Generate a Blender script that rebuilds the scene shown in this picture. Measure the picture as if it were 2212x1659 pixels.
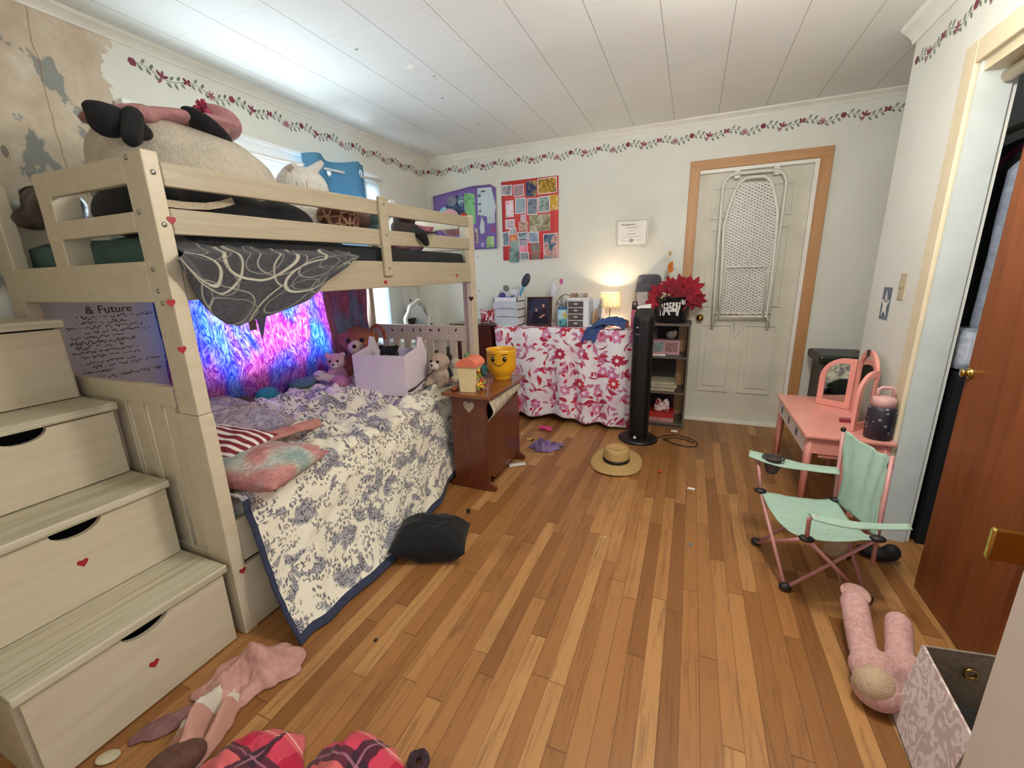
import bpy, bmesh, math, random
from mathutils import Vector, Matrix, noise, Euler
for o in list(bpy.data.objects): bpy.data.objects.remove(o)
SC = bpy.context.scene; COL = SC.collection
PI = math.pi
def lin(c):
    if isinstance(c, str): c = tuple(int(c[i:i+2], 16)/255 for i in (0, 2, 4))
    return tuple((x/12.92 if x <= .04045 else ((x+.055)/1.055)**2.4) for x in c) + (1,)
# ---------------------------------------------------------------- camera
CF, CP, CY, CR, CH = 909.2, .25106, .40033, -.02574, 1.29
_F = Vector((-math.sin(CY)*math.cos(CP), math.cos(CY)*math.cos(CP), -math.sin(CP)))
_R = Vector((math.cos(CY), math.sin(CY), 0)); _U = _R.cross(_F)
R_ = math.cos(CR)*_R + math.sin(CR)*_U; U_ = -math.sin(CR)*_R + math.cos(CR)*_U
cd = bpy.data.cameras.new('camera'); cam = bpy.data.objects.new('camera', cd); COL.objects.link(cam)
cd.sensor_width = 36; cd.sensor_fit = 'HORIZONTAL'; cd.lens = CF/2212*36; cd.clip_start = .02
m = Matrix((( R_.x, U_.x, -_F.x, 0), (R_.y, U_.y, -_F.y, 0), (R_.z, U_.z, -_F.z, CH), (0, 0, 0, 1)))
cam.matrix_world = m; SC.camera = cam
def ray(px, py): return _F + (px-1106)/CF*R_ - (py-829.5)/CF*U_
def FX(px, py, X): d = ray(px, py); return d*(X/d.x) + Vector((0, 0, CH))
def FY(px, py, Y): d = ray(px, py); return d*(Y/d.y) + Vector((0, 0, CH))
def FZ(px, py, Z=0): d = ray(px, py); return d*((Z-CH)/d.z) + Vector((0, 0, CH))
# ---------------------------------------------------------------- light and exposure
vs = SC.view_settings; vs.view_transform = 'Standard'; vs.look = 'None'; vs.gamma = 1; vs.use_curve_mapping = False
vs.exposure = 0.3
W = bpy.data.worlds.new('sky'); SC.world = W; W.use_nodes = True
W.node_tree.nodes['Background'].inputs[0].default_value = (.75, .86, 1, 1)
W.node_tree.nodes['Background'].inputs[1].default_value = 1.0
def light(name, typ, loc, energy, color, rot=(0, 0, 0), **k):
    l = bpy.data.lights.new(name, typ); l.energy = energy; l.color = color
    for a, b in k.items(): setattr(l, a, b)
    o = bpy.data.objects.new(name, l); COL.objects.link(o); o.location = loc; o.rotation_euler = rot; return o
light('window_daylight', 'AREA', (-2.86, 2.18, 1.45), 120, (.74, .88, 1), (0, -PI/2, 0), shape='RECTANGLE', size=1.6, size_y=2.0)
light('room_fill_light', 'POINT', (.28, 1.38, 2.02), 50, (1, .975, .925), shadow_soft_size=.12)  # fill lamp added above the frame; the ceiling has no fixture here
light('rear_fill_light', 'AREA', (.0, -.55, 1.5), 4, (1, .90, .76), (PI/2, 0, 0), shape='RECTANGLE', size=1.0, size_y=1.6)  # soft fill panel added out of view behind the camera
# ---------------------------------------------------------------- node helper
class NT:
    def __init__(s, name):
        s.m = bpy.data.materials.new(name); s.m.use_nodes = True; s.t = s.m.node_tree
        s.b = s.t.nodes['Principled BSDF']; s.out = s.t.nodes['Material Output']; s._tc = None
    def S(s, inp, v):
        if isinstance(v, bpy.types.NodeSocket): s.t.links.new(v, inp)
        elif v is not None: inp.default_value = v
    def node(s, typ, **k):
        n = s.t.nodes.new('ShaderNode'+typ)
        for a, b in k.items(): setattr(n, a, b)
        return n
    def tc(s, w='Object'):
        if s._tc is None: s._tc = s.node('TexCoord')
        return s._tc.outputs[w]
    def ma(s, op, a, b=None, c=None):
        n = s.node('Math', operation=op); s.S(n.inputs[0], a); s.S(n.inputs[1], b); s.S(n.inputs[2], c); return n.outputs[0]
    def vm(s, op, a, b=None, sc=None):
        n = s.node('VectorMath', operation=op); s.S(n.inputs[0], a); s.S(n.inputs[1], b)
        if sc is not None: s.S(n.inputs['Scale'], sc)
        return n.outputs[1] if op in ('LENGTH', 'DOT_PRODUCT', 'DISTANCE') else n.outputs[0]
    def mix(s, f, a, b, bt='MIX'):
        n = s.node('Mix', data_type='RGBA', blend_type=bt); s.S(n.inputs[0], f); s.S(n.inputs[6], a); s.S(n.inputs[7], b); return n.outputs[2]
    def ramp(s, f, stops, ip='LINEAR'):
        n = s.node('ValToRGB'); r = n.color_ramp; r.interpolation = ip
        while len(r.elements) < len(stops): r.elements.new(.5)
        for e, (p, c) in zip(r.elements, stops): e.position = p; e.color = c if isinstance(c, tuple) and len(c) == 4 else lin(c)
        s.S(n.inputs[0], f); return n.outputs[0]
    def step(s, v, lo, hi):
        n = s.node('MapRange', interpolation_type='SMOOTHSTEP'); s.S(n.inputs[0], v); n.inputs[1].default_value = lo; n.inputs[2].default_value = hi; return n.outputs[0]
    def noise(s, v, sc=5, det=3, ro=.5, dis=0, w='Fac'):
        n = s.node('TexNoise'); s.S(n.inputs['Vector'], v); n.inputs['Scale'].default_value = sc; n.inputs['Detail'].default_value = det
        n.inputs['Roughness'].default_value = ro; n.inputs['Distortion'].default_value = dis; return n.outputs[w]
    def vor(s, v, sc=5, w='Distance', feat='F1', rnd=1, dims='3D'):
        n = s.node('TexVoronoi', feature=feat, voronoi_dimensions=dims); s.S(n.inputs['Vector'], v); n.inputs['Scale'].default_value = sc
        n.inputs['Randomness'].default_value = rnd; return n.outputs[w]
    def mp(s, v, sc=(1, 1, 1), loc=(0, 0, 0), rot=(0, 0, 0)):
        n = s.node('Mapping'); s.S(n.inputs[0], v); n.inputs[1].default_value = loc; n.inputs[2].default_value = rot; n.inputs[3].default_value = sc; return n.outputs[0]
    def sep(s, v): n = s.node('SeparateXYZ'); s.S(n.inputs[0], v); return n.outputs
    def comb(s, x, y, z=0): n = s.node('CombineXYZ'); s.S(n.inputs[0], x); s.S(n.inputs[1], y); s.S(n.inputs[2], z); return n.outputs[0]
    def bump(s, h, st=.3, d=.01):
        n = s.node('Bump'); s.S(n.inputs['Height'], h); n.inputs['Strength'].default_value = st; n.inputs['Distance'].default_value = d
        s.t.links.new(n.outputs[0], s.b.inputs['Normal']); return n
    def fin(s, col, rough=.5, metal=0, **k):
        s.S(s.b.inputs['Base Color'], lin(col) if isinstance(col, str) else col)
        s.S(s.b.inputs['Roughness'], rough); s.b.inputs['Metallic'].default_value = metal
        for a, b in k.items(): s.S(s.b.inputs[a.replace('_', ' ')], b)
        return s.m
_mc = {}
def paint(col, rough=.5, mott=.06, metal=0, bump=.05, key='', sc=6, **k):
    kk = ('p', col, rough, metal, mott, key)
    if kk not in _mc:
        n = NT('paint_'+col); c = lin(col); f = n.noise(n.tc(), sc, 5, .6)
        d = tuple(x*(1-mott*2.2) for x in c[:3])+(1,); l = tuple(min(1, x*(1+mott)) for x in c[:3])+(1,)
        cc = n.ramp(f, [(.3, d), (.7, l)])
        if bump: n.bump(n.noise(n.tc(), sc*12, 3), bump, .003)
        _mc[kk] = n.fin(cc, rough, metal, **k)
    return _mc[kk]
def fabric(col, col2=None, sc=30, rough=.9, key='', big=None):
    kk = ('f', col, col2, sc, key)
    if kk not in _mc:
        n = NT('fabric_'+col); f = n.noise(n.tc(), sc, 6, .65)
        c2 = lin(col2) if col2 else tuple(x*.72 for x in lin(col)[:3])+(1,)
        cc = n.mix(n.step(f, .35, .65), c2, lin(col))
        n.bump(n.noise(n.tc(), sc*6, 3), .3, .004)
        _mc[kk] = n.fin(cc, rough, Sheen_Weight=.06)
    return _mc[kk]
def fur(col, col2=None, sc=1.0, key=''):
    kk = ('u', col, col2, sc, key)
    if kk not in _mc:
        n = NT('plush_'+col); v = n.tc(); f = n.noise(n.mp(v, (1, 1, .45)), 95*sc, 4, .7, 1.0)
        c2 = lin(col2) if col2 else tuple(x*.76 for x in lin(col)[:3])+(1,)
        g = n.noise(v, 9, 3)
        cc = n.mix(n.step(n.ma('ADD', n.ma('MULTIPLY', f, .7), n.ma('MULTIPLY', g, .3)), .32, .6), c2, lin(col))
        n.bump(f, .7, .012); _mc[kk] = n.fin(cc, .95, Sheen_Weight=.04)
    return _mc[kk]
def wood(c1, c2, sc=1.0, axis='Y', rough=.4, key='', coat=0, band=1.0):
    kk = ('w', c1, c2, sc, axis, rough, key)
    if kk not in _mc:
        n = NT('wood_'+c1); s = {'X': (.8, 14, 14), 'Y': (14, .8, 14), 'Z': (14, 14, .8)}[axis]
        v = n.mp(n.tc(), tuple(q*sc for q in s)); f = n.noise(v, 1.6, 5, .6, 1.2); g = n.noise(v, 9, 3, .6)
        f2 = n.ma('ADD', n.ma('MULTIPLY', f, .75), n.ma('MULTIPLY', g, .25))
        n.bump(g, .08, .002)
        _mc[kk] = n.fin(n.ramp(f2, [(.5-.2*band, c2), (.5+.15*band, c1)]), rough, Coat_Weight=coat)
    return _mc[kk]
def gl(col, rough=.3, metal=0, key=''): return paint(col, rough, .02, metal, 0, key)
# ---------------------------------------------------------------- mesh builder
class MB:
    def __init__(s): s.bm = bmesh.new(); s.uv = s.bm.loops.layers.uv.new('UVMap')
    def mark(s): return len(s.bm.verts), len(s.bm.faces)
    def xf(s, mk, M, mi=0):
        s.bm.verts.ensure_lookup_table(); s.bm.faces.ensure_lookup_table()
        for v in s.bm.verts[mk[0]:]: v.co = M @ v.co
        for f in s.bm.faces[mk[1]:]: f.material_index = mi
        return s
    def quadbox(s, P, mi=0):
        v = [s.bm.verts.new(p) for p in P]
        for q in ((0, 3, 2, 1), (4, 5, 6, 7), (0, 1, 5, 4), (1, 2, 6, 5), (2, 3, 7, 6), (3, 0, 4, 7)):
            f = s.bm.faces.new([v[i] for i in q]); f.material_index = mi
        return s
    def box(s, a, b, mi=0):
        x0, y0, z0 = [min(p, q) for p, q in zip(a, b)]; x1, y1, z1 = [max(p, q) for p, q in zip(a, b)]
        return s.quadbox([(x0, y0, z0), (x1, y0, z0), (x1, y1, z0), (x0, y1, z0), (x0, y0, z1), (x1, y0, z1), (x1, y1, z1), (x0, y1, z1)], mi)
    def beam(s, p0, p1, w, h, up=(0, 0, 1), mi=0):
        p0, p1 = Vector(p0), Vector(p1); d = (p1-p0).normalized(); up = Vector(up); sd = d.cross(up).normalized(); u = sd.cross(d)
        a = [p+sd*i*w/2+u*j*h/2 for p in (p0, p1) for i, j in ((-1, -1), (1, -1), (1, 1), (-1, 1))]
        v = [s.bm.verts.new(p) for p in a]
        for q in ((0, 1, 2, 3), (7, 6, 5, 4), (0, 4, 5, 1), (1, 5, 6, 2), (2, 6, 7, 3), (3, 7, 4, 0)):
            f = s.bm.faces.new([v[i] for i in q]); f.material_index = mi
        return s
    def tube(s, pts, r, seg=10, closed=False, mi=0, caps=True):
        pts = [Vector(p) for p in pts]; n = len(pts); rr = r if isinstance(r, (list, tuple)) else [r]*n; rings = []; up = None
        for i, p in enumerate(pts):
            a = pts[(i-1) % n] if (i > 0 or closed) else p; b = pts[(i+1) % n] if (i < n-1 or closed) else p
            d = (b-a).normalized()
            if up is None: up = Vector((0, 0, 1)) if abs(d.z) < .9 else Vector((1, 0, 0))
            sd = d.cross(up)
            if sd.length < 1e-4: sd = d.orthogonal()
            sd.normalize(); up = sd.cross(d).normalized()
            rings.append([s.bm.verts.new(p+rr[i]*(math.cos(t)*sd+math.sin(t)*up)) for t in [2*PI*k/seg for k in range(seg)]])
        m = n if closed else n-1
        for i in range(m):
            A, B = rings[i], rings[(i+1) % n]
            for k in range(seg):
                f = s.bm.faces.new((A[k], A[(k+1) % seg], B[(k+1) % seg], B[k])); f.material_index = mi; f.smooth = True
        if not closed and caps:
            for q in (rings[0][::-1], rings[-1]): f = s.bm.faces.new(q); f.material_index = mi
        return s
    def lathe(s, prof, c=(0, 0, 0), seg=28, M=None, mi=0, cap=True, sx=1, sy=1):
        M = M or Matrix.Identity(4); c = Vector(c); rings = []
        for r, z in prof:
            rings.append([s.bm.verts.new(M @ Vector((r*sx*math.cos(2*PI*k/seg), r*sy*math.sin(2*PI*k/seg), z)) + c) for k in range(seg)])
        for A, B in zip(rings, rings[1:]):
            for k in range(seg):
                f = s.bm.faces.new((A[k], A[(k+1) % seg], B[(k+1) % seg], B[k])); f.material_index = mi; f.smooth = True
        if cap:
            for q in (rings[0][::-1], rings[-1]):
                f = s.bm.faces.new(q); f.material_index = mi
        return s
    def ell(s, c, r, rot=(0, 0, 0), seg=20, mi=0, p=1.0):
        if not isinstance(r, (tuple, list)): r = (r, r, r)
        M = Matrix.Translation(Vector(c)) @ Euler(rot).to_matrix().to_4x4() @ Matrix.Diagonal((*r, 1))
        prof = [(max(1e-3, math.cos(t)**p), math.copysign(abs(math.sin(t))**p, t)) for t in [(-PI/2+PI*i/(seg//2+2)) for i in range(seg//2+3)]]
        return s.lathe(prof, (0, 0, 0), seg, M, mi)
    def cap(s, a, b, ra, rb=None, seg=14, mi=0):
        a, b = Vector(a), Vector(b); rb = rb or ra; d = (b-a).normalized(); L = (b-a).length; pts = []; rs = []
        for i in range(5): t = -PI/2+PI/2*i/4; pts.append(a+d*ra*math.sin(t)*.98); rs.append(max(.002, ra*math.cos(t)))
        for i in range(5): t = PI/2*i/4; pts.append(b+d*rb*math.sin(t)*.98); rs.append(max(.002, rb*math.cos(t)))
        return s.tube(pts, rs, seg, mi=mi)
    def poly(s, pts, mi=0):
        f = s.bm.faces.new([s.bm.verts.new(p) for p in pts]); f.material_index = mi; return s
    def prism(s, pts, off, mi=0):
        off = Vector(off); A = [s.bm.verts.new(p) for p in pts]; B = [s.bm.verts.new(Vector(p)+off) for p in pts]; n = len(A)
        for f in [s.bm.faces.new(A[::-1]), s.bm.faces.new(B)] + [s.bm.faces.new((A[i], A[(i+1) % n], B[(i+1) % n], B[i])) for i in range(n)]: f.material_index = mi
        return s
    def grid(s, fn, nu, nv, uvs=(1, 1), mi=0, skip=None, closeu=False):
        V = [[s.bm.verts.new(fn(i/nu, j/nv)) for j in range(nv+1)] for i in range(nu+1)]
        for i in range(nu):
            for j in range(nv):
                if skip and skip((i+.5)/nu, (j+.5)/nv): continue
                f = s.bm.faces.new((V[i][j], V[i+1][j], V[i+1][j+1], V[i][j+1])); f.smooth = True; f.material_index = mi
                for l, (a, b) in zip(f.loops, ((i, j), (i+1, j), (i+1, j+1), (i, j+1))): l[s.uv].uv = (a/nu*uvs[0], b/nv*uvs[1])
        return s
def build(name, mb, mats, parent=None, world=True, bev=0, sub=0, solid=0, remesh=0, smooth=False, disp=0):
    bmesh.ops.recalc_face_normals(mb.bm, faces=mb.bm.faces[:])
    me = bpy.data.meshes.new(name)
    if smooth:
        for f in mb.bm.faces: f.smooth = True
    mb.bm.to_mesh(me); mb.bm.free()
    for q in (mats if isinstance(mats, (list, tuple)) else [mats]): me.materials.append(q)
    o = bpy.data.objects.new(name, me); COL.objects.link(o)
    if parent is not None:
        o.parent = parent
        if world:
            T = parent; M = Matrix.Identity(4)
            while T is not None: M = T.matrix_basis if T.parent is None else M; T = T.parent
            me.transform(M.inverted()) if parent.parent is None else me.transform(M.inverted())
    if remesh:
        r = o.modifiers.new('remesh', 'REMESH'); r.mode = 'VOXEL'; r.voxel_size = remesh; r.use_smooth_shade = True
        r = o.modifiers.new('smooth', 'SMOOTH'); r.iterations = 4; r.factor = .6
    if solid: r = o.modifiers.new('solid', 'SOLIDIFY'); r.thickness = solid; r.offset = 0
    if sub: r = o.modifiers.new('sub', 'SUBSURF'); r.levels = sub; r.render_levels = sub
    if bev: r = o.modifiers.new('bevel', 'BEVEL'); r.width = bev; r.segments = 2; r.limit_method = 'ANGLE'
    return o
def thing(name, label, cat, loc=(0, 0, 0), rz=0, group=None):
    o = bpy.data.objects.new(name, None); o.empty_display_size = .05; o.location = loc; o.rotation_euler = (0, 0, rz)
    o.matrix_basis = Matrix.Translation(Vector(loc)) @ Matrix.Rotation(rz, 4, 'Z')
    COL.objects.link(o); return tag(o, label, cat, group)
def tag(o, label, cat, group=None, kind=None):
    o['label'] = label; o['category'] = cat
    if group: o['group'] = group
    if kind: o['kind'] = kind
    return o
def struct(name, mb, mats, parent=None, **k):
    o = build(name, mb, mats, parent, **k)
    if parent is None: o['kind'] = 'structure'
    return o
def solo(name, label, cat, mb, mats, group=None, **k):     # thing that is one mesh, origin kept at its lowest centre
    o = build(name, mb, mats, None, **k); me = o.data
    xs = [v.co for v in me.vertices]; c = Vector((sum(v.x for v in xs)/len(xs), sum(v.y for v in xs)/len(xs), min(v.z for v in xs)))
    me.transform(Matrix.Translation(-c)); o.location = c; o.matrix_basis = Matrix.Translation(c)
    return tag(o, label, cat, group)
def text(name, s, size, M, mat, parent, ext=.0005, align='CENTER'):
    c = bpy.data.curves.new(name, 'FONT'); c.body = s; c.size = size; c.align_x = align; c.align_y = 'CENTER'; c.extrude = ext; c.resolution_u = 3
    t = bpy.data.objects.new('tmp', c); COL.objects.link(t); bpy.context.view_layer.update()
    me = bpy.data.meshes.new_from_object(t.evaluated_get(bpy.context.evaluated_depsgraph_get())); bpy.data.objects.remove(t)
    me.transform(M); me.materials.clear(); me.materials.append(mat); o = bpy.data.objects.new(name, me); COL.objects.link(o)
    if parent is not None:
        o.parent = parent; r = parent
        while r.parent is not None: r = r.parent
        me.transform(r.matrix_basis.inverted())
    return o
def nz(x, y=0, z=0): return noise.noise(Vector((x, y, z)))
def lerp(a, b, t): return a+(b-a)*t
def plin(pts, t):           # piecewise linear through list of Vectors
    n = len(pts)-1; f = min(max(t, 0), .99999)*n; i = int(f); return pts[i].lerp(pts[i+1], f-i)
def rrect(w, h, r, n=5):
    out = []
    for cx, cy, a in ((w/2-r, h/2-r, 0), (-w/2+r, h/2-r, PI/2), (-w/2+r, -h/2+r, PI), (w/2-r, -h/2+r, 1.5*PI)):
        out += [(cx+r*math.cos(a+PI/2*i/n), cy+r*math.sin(a+PI/2*i/n)) for i in range(n+1)]
    return out
# ================================================================ SETTING
XL, XR, YB, ZC = -2.54, .935, 3.928, 2.43
# --- floor: narrow hardwood strips along Y
n = NT('floor_oak'); p = n.sep(n.tc()); w = .0572
fx = n.ma('DIVIDE', p[0], w); row = n.ma('FLOOR', fx)
wn = n.node('TexWhiteNoise', noise_dimensions='1D'); n.S(wn.inputs['W'], row)
fy = n.ma('ADD', n.ma('DIVIDE', p[1], .86), n.ma('MULTIPLY', wn.outputs[0], 7.3)); cell = n.ma('FLOOR', fy)
wn2 = n.node('TexWhiteNoise', noise_dimensions='2D'); n.S(wn2.inputs['Vector'], n.comb(row, cell))
base = n.ramp(wn2.outputs[0], [(0, '87592f'), (.3, '966638'), (.55, 'a27040'), (.8, 'ad7c49'), (1, 'b98a55')])
off = n.vm('ADD', n.mp(n.tc(), (26, 1.6, 1)), n.vm('SCALE', wn2.outputs[1], sc=40.0))
g = n.noise(off, 1.5, 6, .65, 1.4)
base = n.mix(n.ma('MULTIPLY', n.step(g, .48, .72), .55), base, lin('643d22'))
blot = n.noise(n.tc(), 2.2, 4, .6); base = n.mix(n.ma('MULTIPLY', n.step(blot, .5, .75), .3), base, lin('5f3d24'))
frx = n.ma('FRACT', fx); fry = n.ma('FRACT', fy)
gx = n.ma('LESS_THAN', frx, .035); gy = n.ma('LESS_THAN', fry, .004); gap = n.ma('MAXIMUM', gx, gy)
base = n.mix(n.ma('MULTIPLY', gap, .6), base, lin('3a2010'))
n.bump(n.ma('SUBTRACT', n.ma('MULTIPLY', g, .3), gap), .25, .002)
m_floor = n.fin(base, n.ma('ADD', n.ma('MULTIPLY', g, .25), .26), Specular_IOR_Level=.4)
struct('floor', MB().box((-2.7, -.75, -.06), (1.9, 4.1, 0)), m_floor)
# --- ceiling tiles
n = NT('ceiling_tile'); p = n.sep(n.tc())
def line(v, off, per, wd):
    f = n.ma('FRACT', n.ma('DIVIDE', n.ma('SUBTRACT', v, off), per)); return n.ma('LESS_THAN', f, wd/per)
lx = line(p[0], -1.139-9*.3065, .3065, .004); ly = line(p[1], 1.565-3*.305, .305, .004)
g = n.noise(n.tc(), 1.2, 4)
cc = n.mix(n.step(g, .35, .7), lin('e9e9e3'), lin('e3e3dc'))
cc = n.mix(n.ma('MULTIPLY', lx, .62), cc, lin('77746c')); cc = n.mix(n.ma('MULTIPLY', ly, .18), cc, lin('9a978e'))
n.bump(n.ma('MULTIPLY', n.ma('MAXIMUM', lx, n.ma('MULTIPLY', ly, .4)), -1), .5, .004)
m_ceil = n.fin(cc, .75)
struct('ceiling', MB().box((-2.7, -.75, ZC), (1.9, 4.1, ZC+.06)), m_ceil)
# --- walls
n = NT('wall_paint'); g = n.noise(n.tc(), 1.7, 5, .6); n.bump(n.noise(n.tc(), 60, 4), .12, .002)
m_wall = n.fin(n.ramp(g, [(.3, 'dcdbce'), (.7, 'e6e6db')]), .7)
n = NT('wall_paint_peeled'); p = n.sep(n.tc()); g = n.noise(n.tc(), 1.7, 5, .6)
pc = n.ramp(g, [(.3, 'dcdbce'), (.7, 'e6e6db')])
edge = n.ma('ADD', p[1], n.ma('MULTIPLY', n.ma('SUBTRACT', n.noise(n.mp(n.tc(), (1, 1, 1.3)), 3.1, 4, .6), .5), .75))
edge = n.ma('ADD', edge, n.ma('MULTIPLY', n.ma('SUBTRACT', 2.15, p[2]), .12))
msk = n.ma('SUBTRACT', 1, n.step(edge, 1.34, 1.345)); msk = n.ma('MULTIPLY', msk, n.step(p[2], 1.25, 1.3))
msk = n.ma('MULTIPLY', msk, n.ma('SUBTRACT', 1, n.step(p[2], 2.385, 2.39)))
pl = n.noise(n.tc(), 9, 6, .65); pt = n.ramp(pl, [(.3, 'b9a68c'), (.55, 'cbbca4'), (.75, 'd9cfbd')])
sp = n.noise(n.mp(n.tc(), (1, 1, .6)), 8, 5, .55); pt = n.mix(n.ma('MULTIPLY', n.step(sp, .585, .61), .8), pt, lin('7c8482'))
sp2 = n.vor(n.mp(n.tc(), (1, 1.2, .6), rot=(.3, 0, 0)), 17); pt = n.mix(n.ma('MULTIPLY', n.ma('SUBTRACT', 1, n.step(sp2, .20, .25)), n.ma('MULTIPLY', n.step(n.noise(n.tc(), 4), .48, .52), .8)), pt, lin('6b655c'))
cr = n.ma('ABSOLUTE', n.ma('SUBTRACT', n.ma('ADD', n.ma('FRACT', n.ma('MULTIPLY', p[1], 3.1)), n.ma('MULTIPLY', n.noise(n.mp(n.tc(), (1, 1, 2)), 4), .12)), .5))
pt = n.mix(n.ma('MULTIPLY', n.ma('SUBTRACT', 1, n.step(cr, .004, .012)), .6), pt, lin('8a6a50'))
n.bump(n.ma('ADD', n.ma('MULTIPLY', msk, -1), n.ma('MULTIPLY', pl, .5)), .5, .004)
m_wallp = n.fin(n.mix(msk, pc, pt), .8)
def wallbox(mb, ax, a0, a1, u0, u1, holes, z1=ZC):
    """wall with thickness a0..a1 on axis ax, spanning u0..u1; holes=(u0,u1,z0,z1)"""
    us = sorted({u0, u1, *[h[0] for h in holes], *[h[1] for h in holes]}); zs = sorted({0, z1, *[h[2] for h in holes], *[h[3] for h in holes]})
    for i in range(len(us)-1):
        for j in range(len(zs)-1):
            cu, cz = (us[i]+us[i+1])/2, (zs[j]+zs[j+1])/2
            if any(h[0] < cu < h[1] and h[2] < cz < h[3] for h in holes): continue
            a = (a0, us[i], zs[j]) if ax == 'x' else (us[i], a0, zs[j]); b = (a1, us[i+1], zs[j+1]) if ax == 'x' else (us[i+1], a1, zs[j+1])
            mb.box(a, b)
    return mb
WY0, WY1, WZ0, WZ1 = 1.44, 3.07, .79, 2.06
wl = struct('wall_left', wallbox(MB(), 'x', XL-.13, XL, -.75, 4.05, [(WY0, 2.39, WZ0, WZ1), (2.46, WY1, WZ0, WZ1)]), m_wallp)
wb = struct('wall_back', wallbox(MB(), 'y', YB, YB+.12, XL, 1.75, [(-.004, .765, -.01, 2.047)]), m_wall)
wr = struct('wall_right', wallbox(MB(), 'x', XR, XR+.12, .56, 3.02, [(.62, 2.366, -.01, 2.02)]), m_wall)
struct('wall_nook', MB().box((1.63, 2.36, 0), (1.75, YB, ZC)).box((XR+.12, 2.90, 0), (1.63, 3.02, ZC)), m_wall)
struct('wall_near', wallbox(MB(), 'y', -.72, -.6, XL, 1.0, [(-.5, .5, -.01, 2.05)]), m_wall)
m_trim = paint('e6e3d6', .4, .04); m_white = paint('efece2', .35, .03)
# crown moulding: concave strip along left, back and closet walls
def crown(p0, p1, inward, S=1):
    mb = MB(); p0, p1, q = Vector(p0), Vector(p1), Vector(inward); prof = [(0, 0), (.012, -.002), (.016, -.018), (.03, -.03), (.05, -.038), (.066, -.056)]
    prof = [(0, -.075), (.010, -.075), (.014, -.060), (.024, -.045), (.040, -.030), (.056, -.020), (.062, -.012), (.066, 0), (0, 0)]; prof = [(a*S, b*S) for a, b in prof]
    A = [mb.bm.verts.new(p0+q*a+Vector((0, 0, b))) for a, b in prof]; B = [mb.bm.verts.new(p1+q*a+Vector((0, 0, b))) for a, b in prof]
    for i in range(len(A)): mb.bm.faces.new((A[i], A[(i+1) % len(A)], B[(i+1) % len(A)], B[i]))
    mb.bm.faces.new(A[::-1]); mb.bm.faces.new(B); return mb
struct('trim_1', crown((XL, -.6, ZC), (XL, YB, ZC), (1, 0, 0), .62), m_trim)
struct('trim_2', crown((XL+.05, YB, ZC), (1.63, YB, ZC), (0, -1, 0), .62), m_trim)
struct('trim_3', crown((XR, .56, ZC), (XR, 3.04, ZC), (-1, 0, 0)), m_white)
struct('baseboard_back', MB().box((XL, YB-.014, 0), (-.09, YB, .085)).box((.86, YB-.014, 0), (1.63, YB, .085)), m_trim)
struct('baseboard_left', MB().box((XL, -.6, 0), (XL+.014, YB, .085)), m_trim)
struct('baseboard_right', MB().box((XR-.014, 2.46, 0), (XR, 3.02, .085)), m_trim)
# stencilled vine border
m_mar = paint('83384a', .7, .1, bump=0); m_pink = paint('a05668', .7, .1, bump=0); m_sage = paint('7f8c7c', .7, .1, bump=0); m_grey = paint('77807a', .7, .1, bump=0)
def stencil(name, P, L, wall, s0=0.0):
    mb = MB(); rnd = random.Random(3); PER = .485
    def yy(s): return .016*math.sin(2*PI*s/(PER/2))
    def leaf(s, t, a, l, w, mi, e=0):
        pts = []
        for k in range(8):
            u = k/8*2*PI; x = l/2*math.cos(u); y = w/2*math.sin(u)*(1 if abs(math.cos(u)) < .9 else .3)
            pts.append(P(s+x*math.cos(a)-y*math.sin(a), t+x*math.sin(a)+y*math.cos(a), .0012+e))
        mb.poly(pts, mi)
    k = 0; s = s0 % (PER/4)
    n_ = int(L/.012)
    for i in range(n_):
        a, b = i*.012, i*.012+.0125
        if b > L: break
        if (a % (PER/4)) < .018: continue
        t0, t1 = yy(a), yy(b); mb.poly([P(a, t0-.0016, .001), P(b, t1-.0016, .001), P(b, t1+.0016, .001), P(a, t0+.0016, .001)], 2)
    i = 0; s = .03
    while s < L-.03:
        t = yy(s); typ = i % 4
        if typ == 0:
            for q in range(6): leaf(s+.009*math.cos(q*PI/3), t+.009*math.sin(q*PI/3), q*PI/3, .02, .018, 0, q*.0001)
        elif typ == 1:
            for q, aa in enumerate((.4, 1.3, 2.2, -2.2)): leaf(s+.018*math.cos(aa), t+.018*math.sin(aa), aa, .034, .014, 1 if q % 2 else 0, q*.0001)
        elif typ == 2:
            for q, aa in enumerate((.6, -.6, 2.5, -2.5)): leaf(s+.012*math.cos(aa), t+.012*math.sin(aa), aa, .022, .015, 0, q*.0001)
        else:
            for q in range(7): leaf(s+.014*math.cos(q*.9), t+.014*math.sin(q*.9), q*.9, .024, .008, 1, q*.0001)
        for q in range(5):
            ds = .03+q*.017; sg = 1 if q % 2 else -1; tt = yy(s+ds)+sg*.017
            leaf(s+ds, tt, sg*(.8+.3*rnd.random()), .028, .013, 2 if q != 3 else 3, .0004)
        s += PER/4; i += 1
    o = build(name, mb, [m_mar, m_pink, m_sage, m_grey], wall); return o
stencil('stencil_border', lambda s, t, e: Vector((XL+e, 1.43+s, 2.312-.006*s+t)), 2.49, wl)
stencil('stencil_border', lambda s, t, e: Vector((XL+s, YB-e, 2.302+t)), 3.95, wb)
stencil('stencil_border', lambda s, t, e: Vector((XR-e, 3.0-s, 2.25+t)), 2.3, wr)
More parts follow.
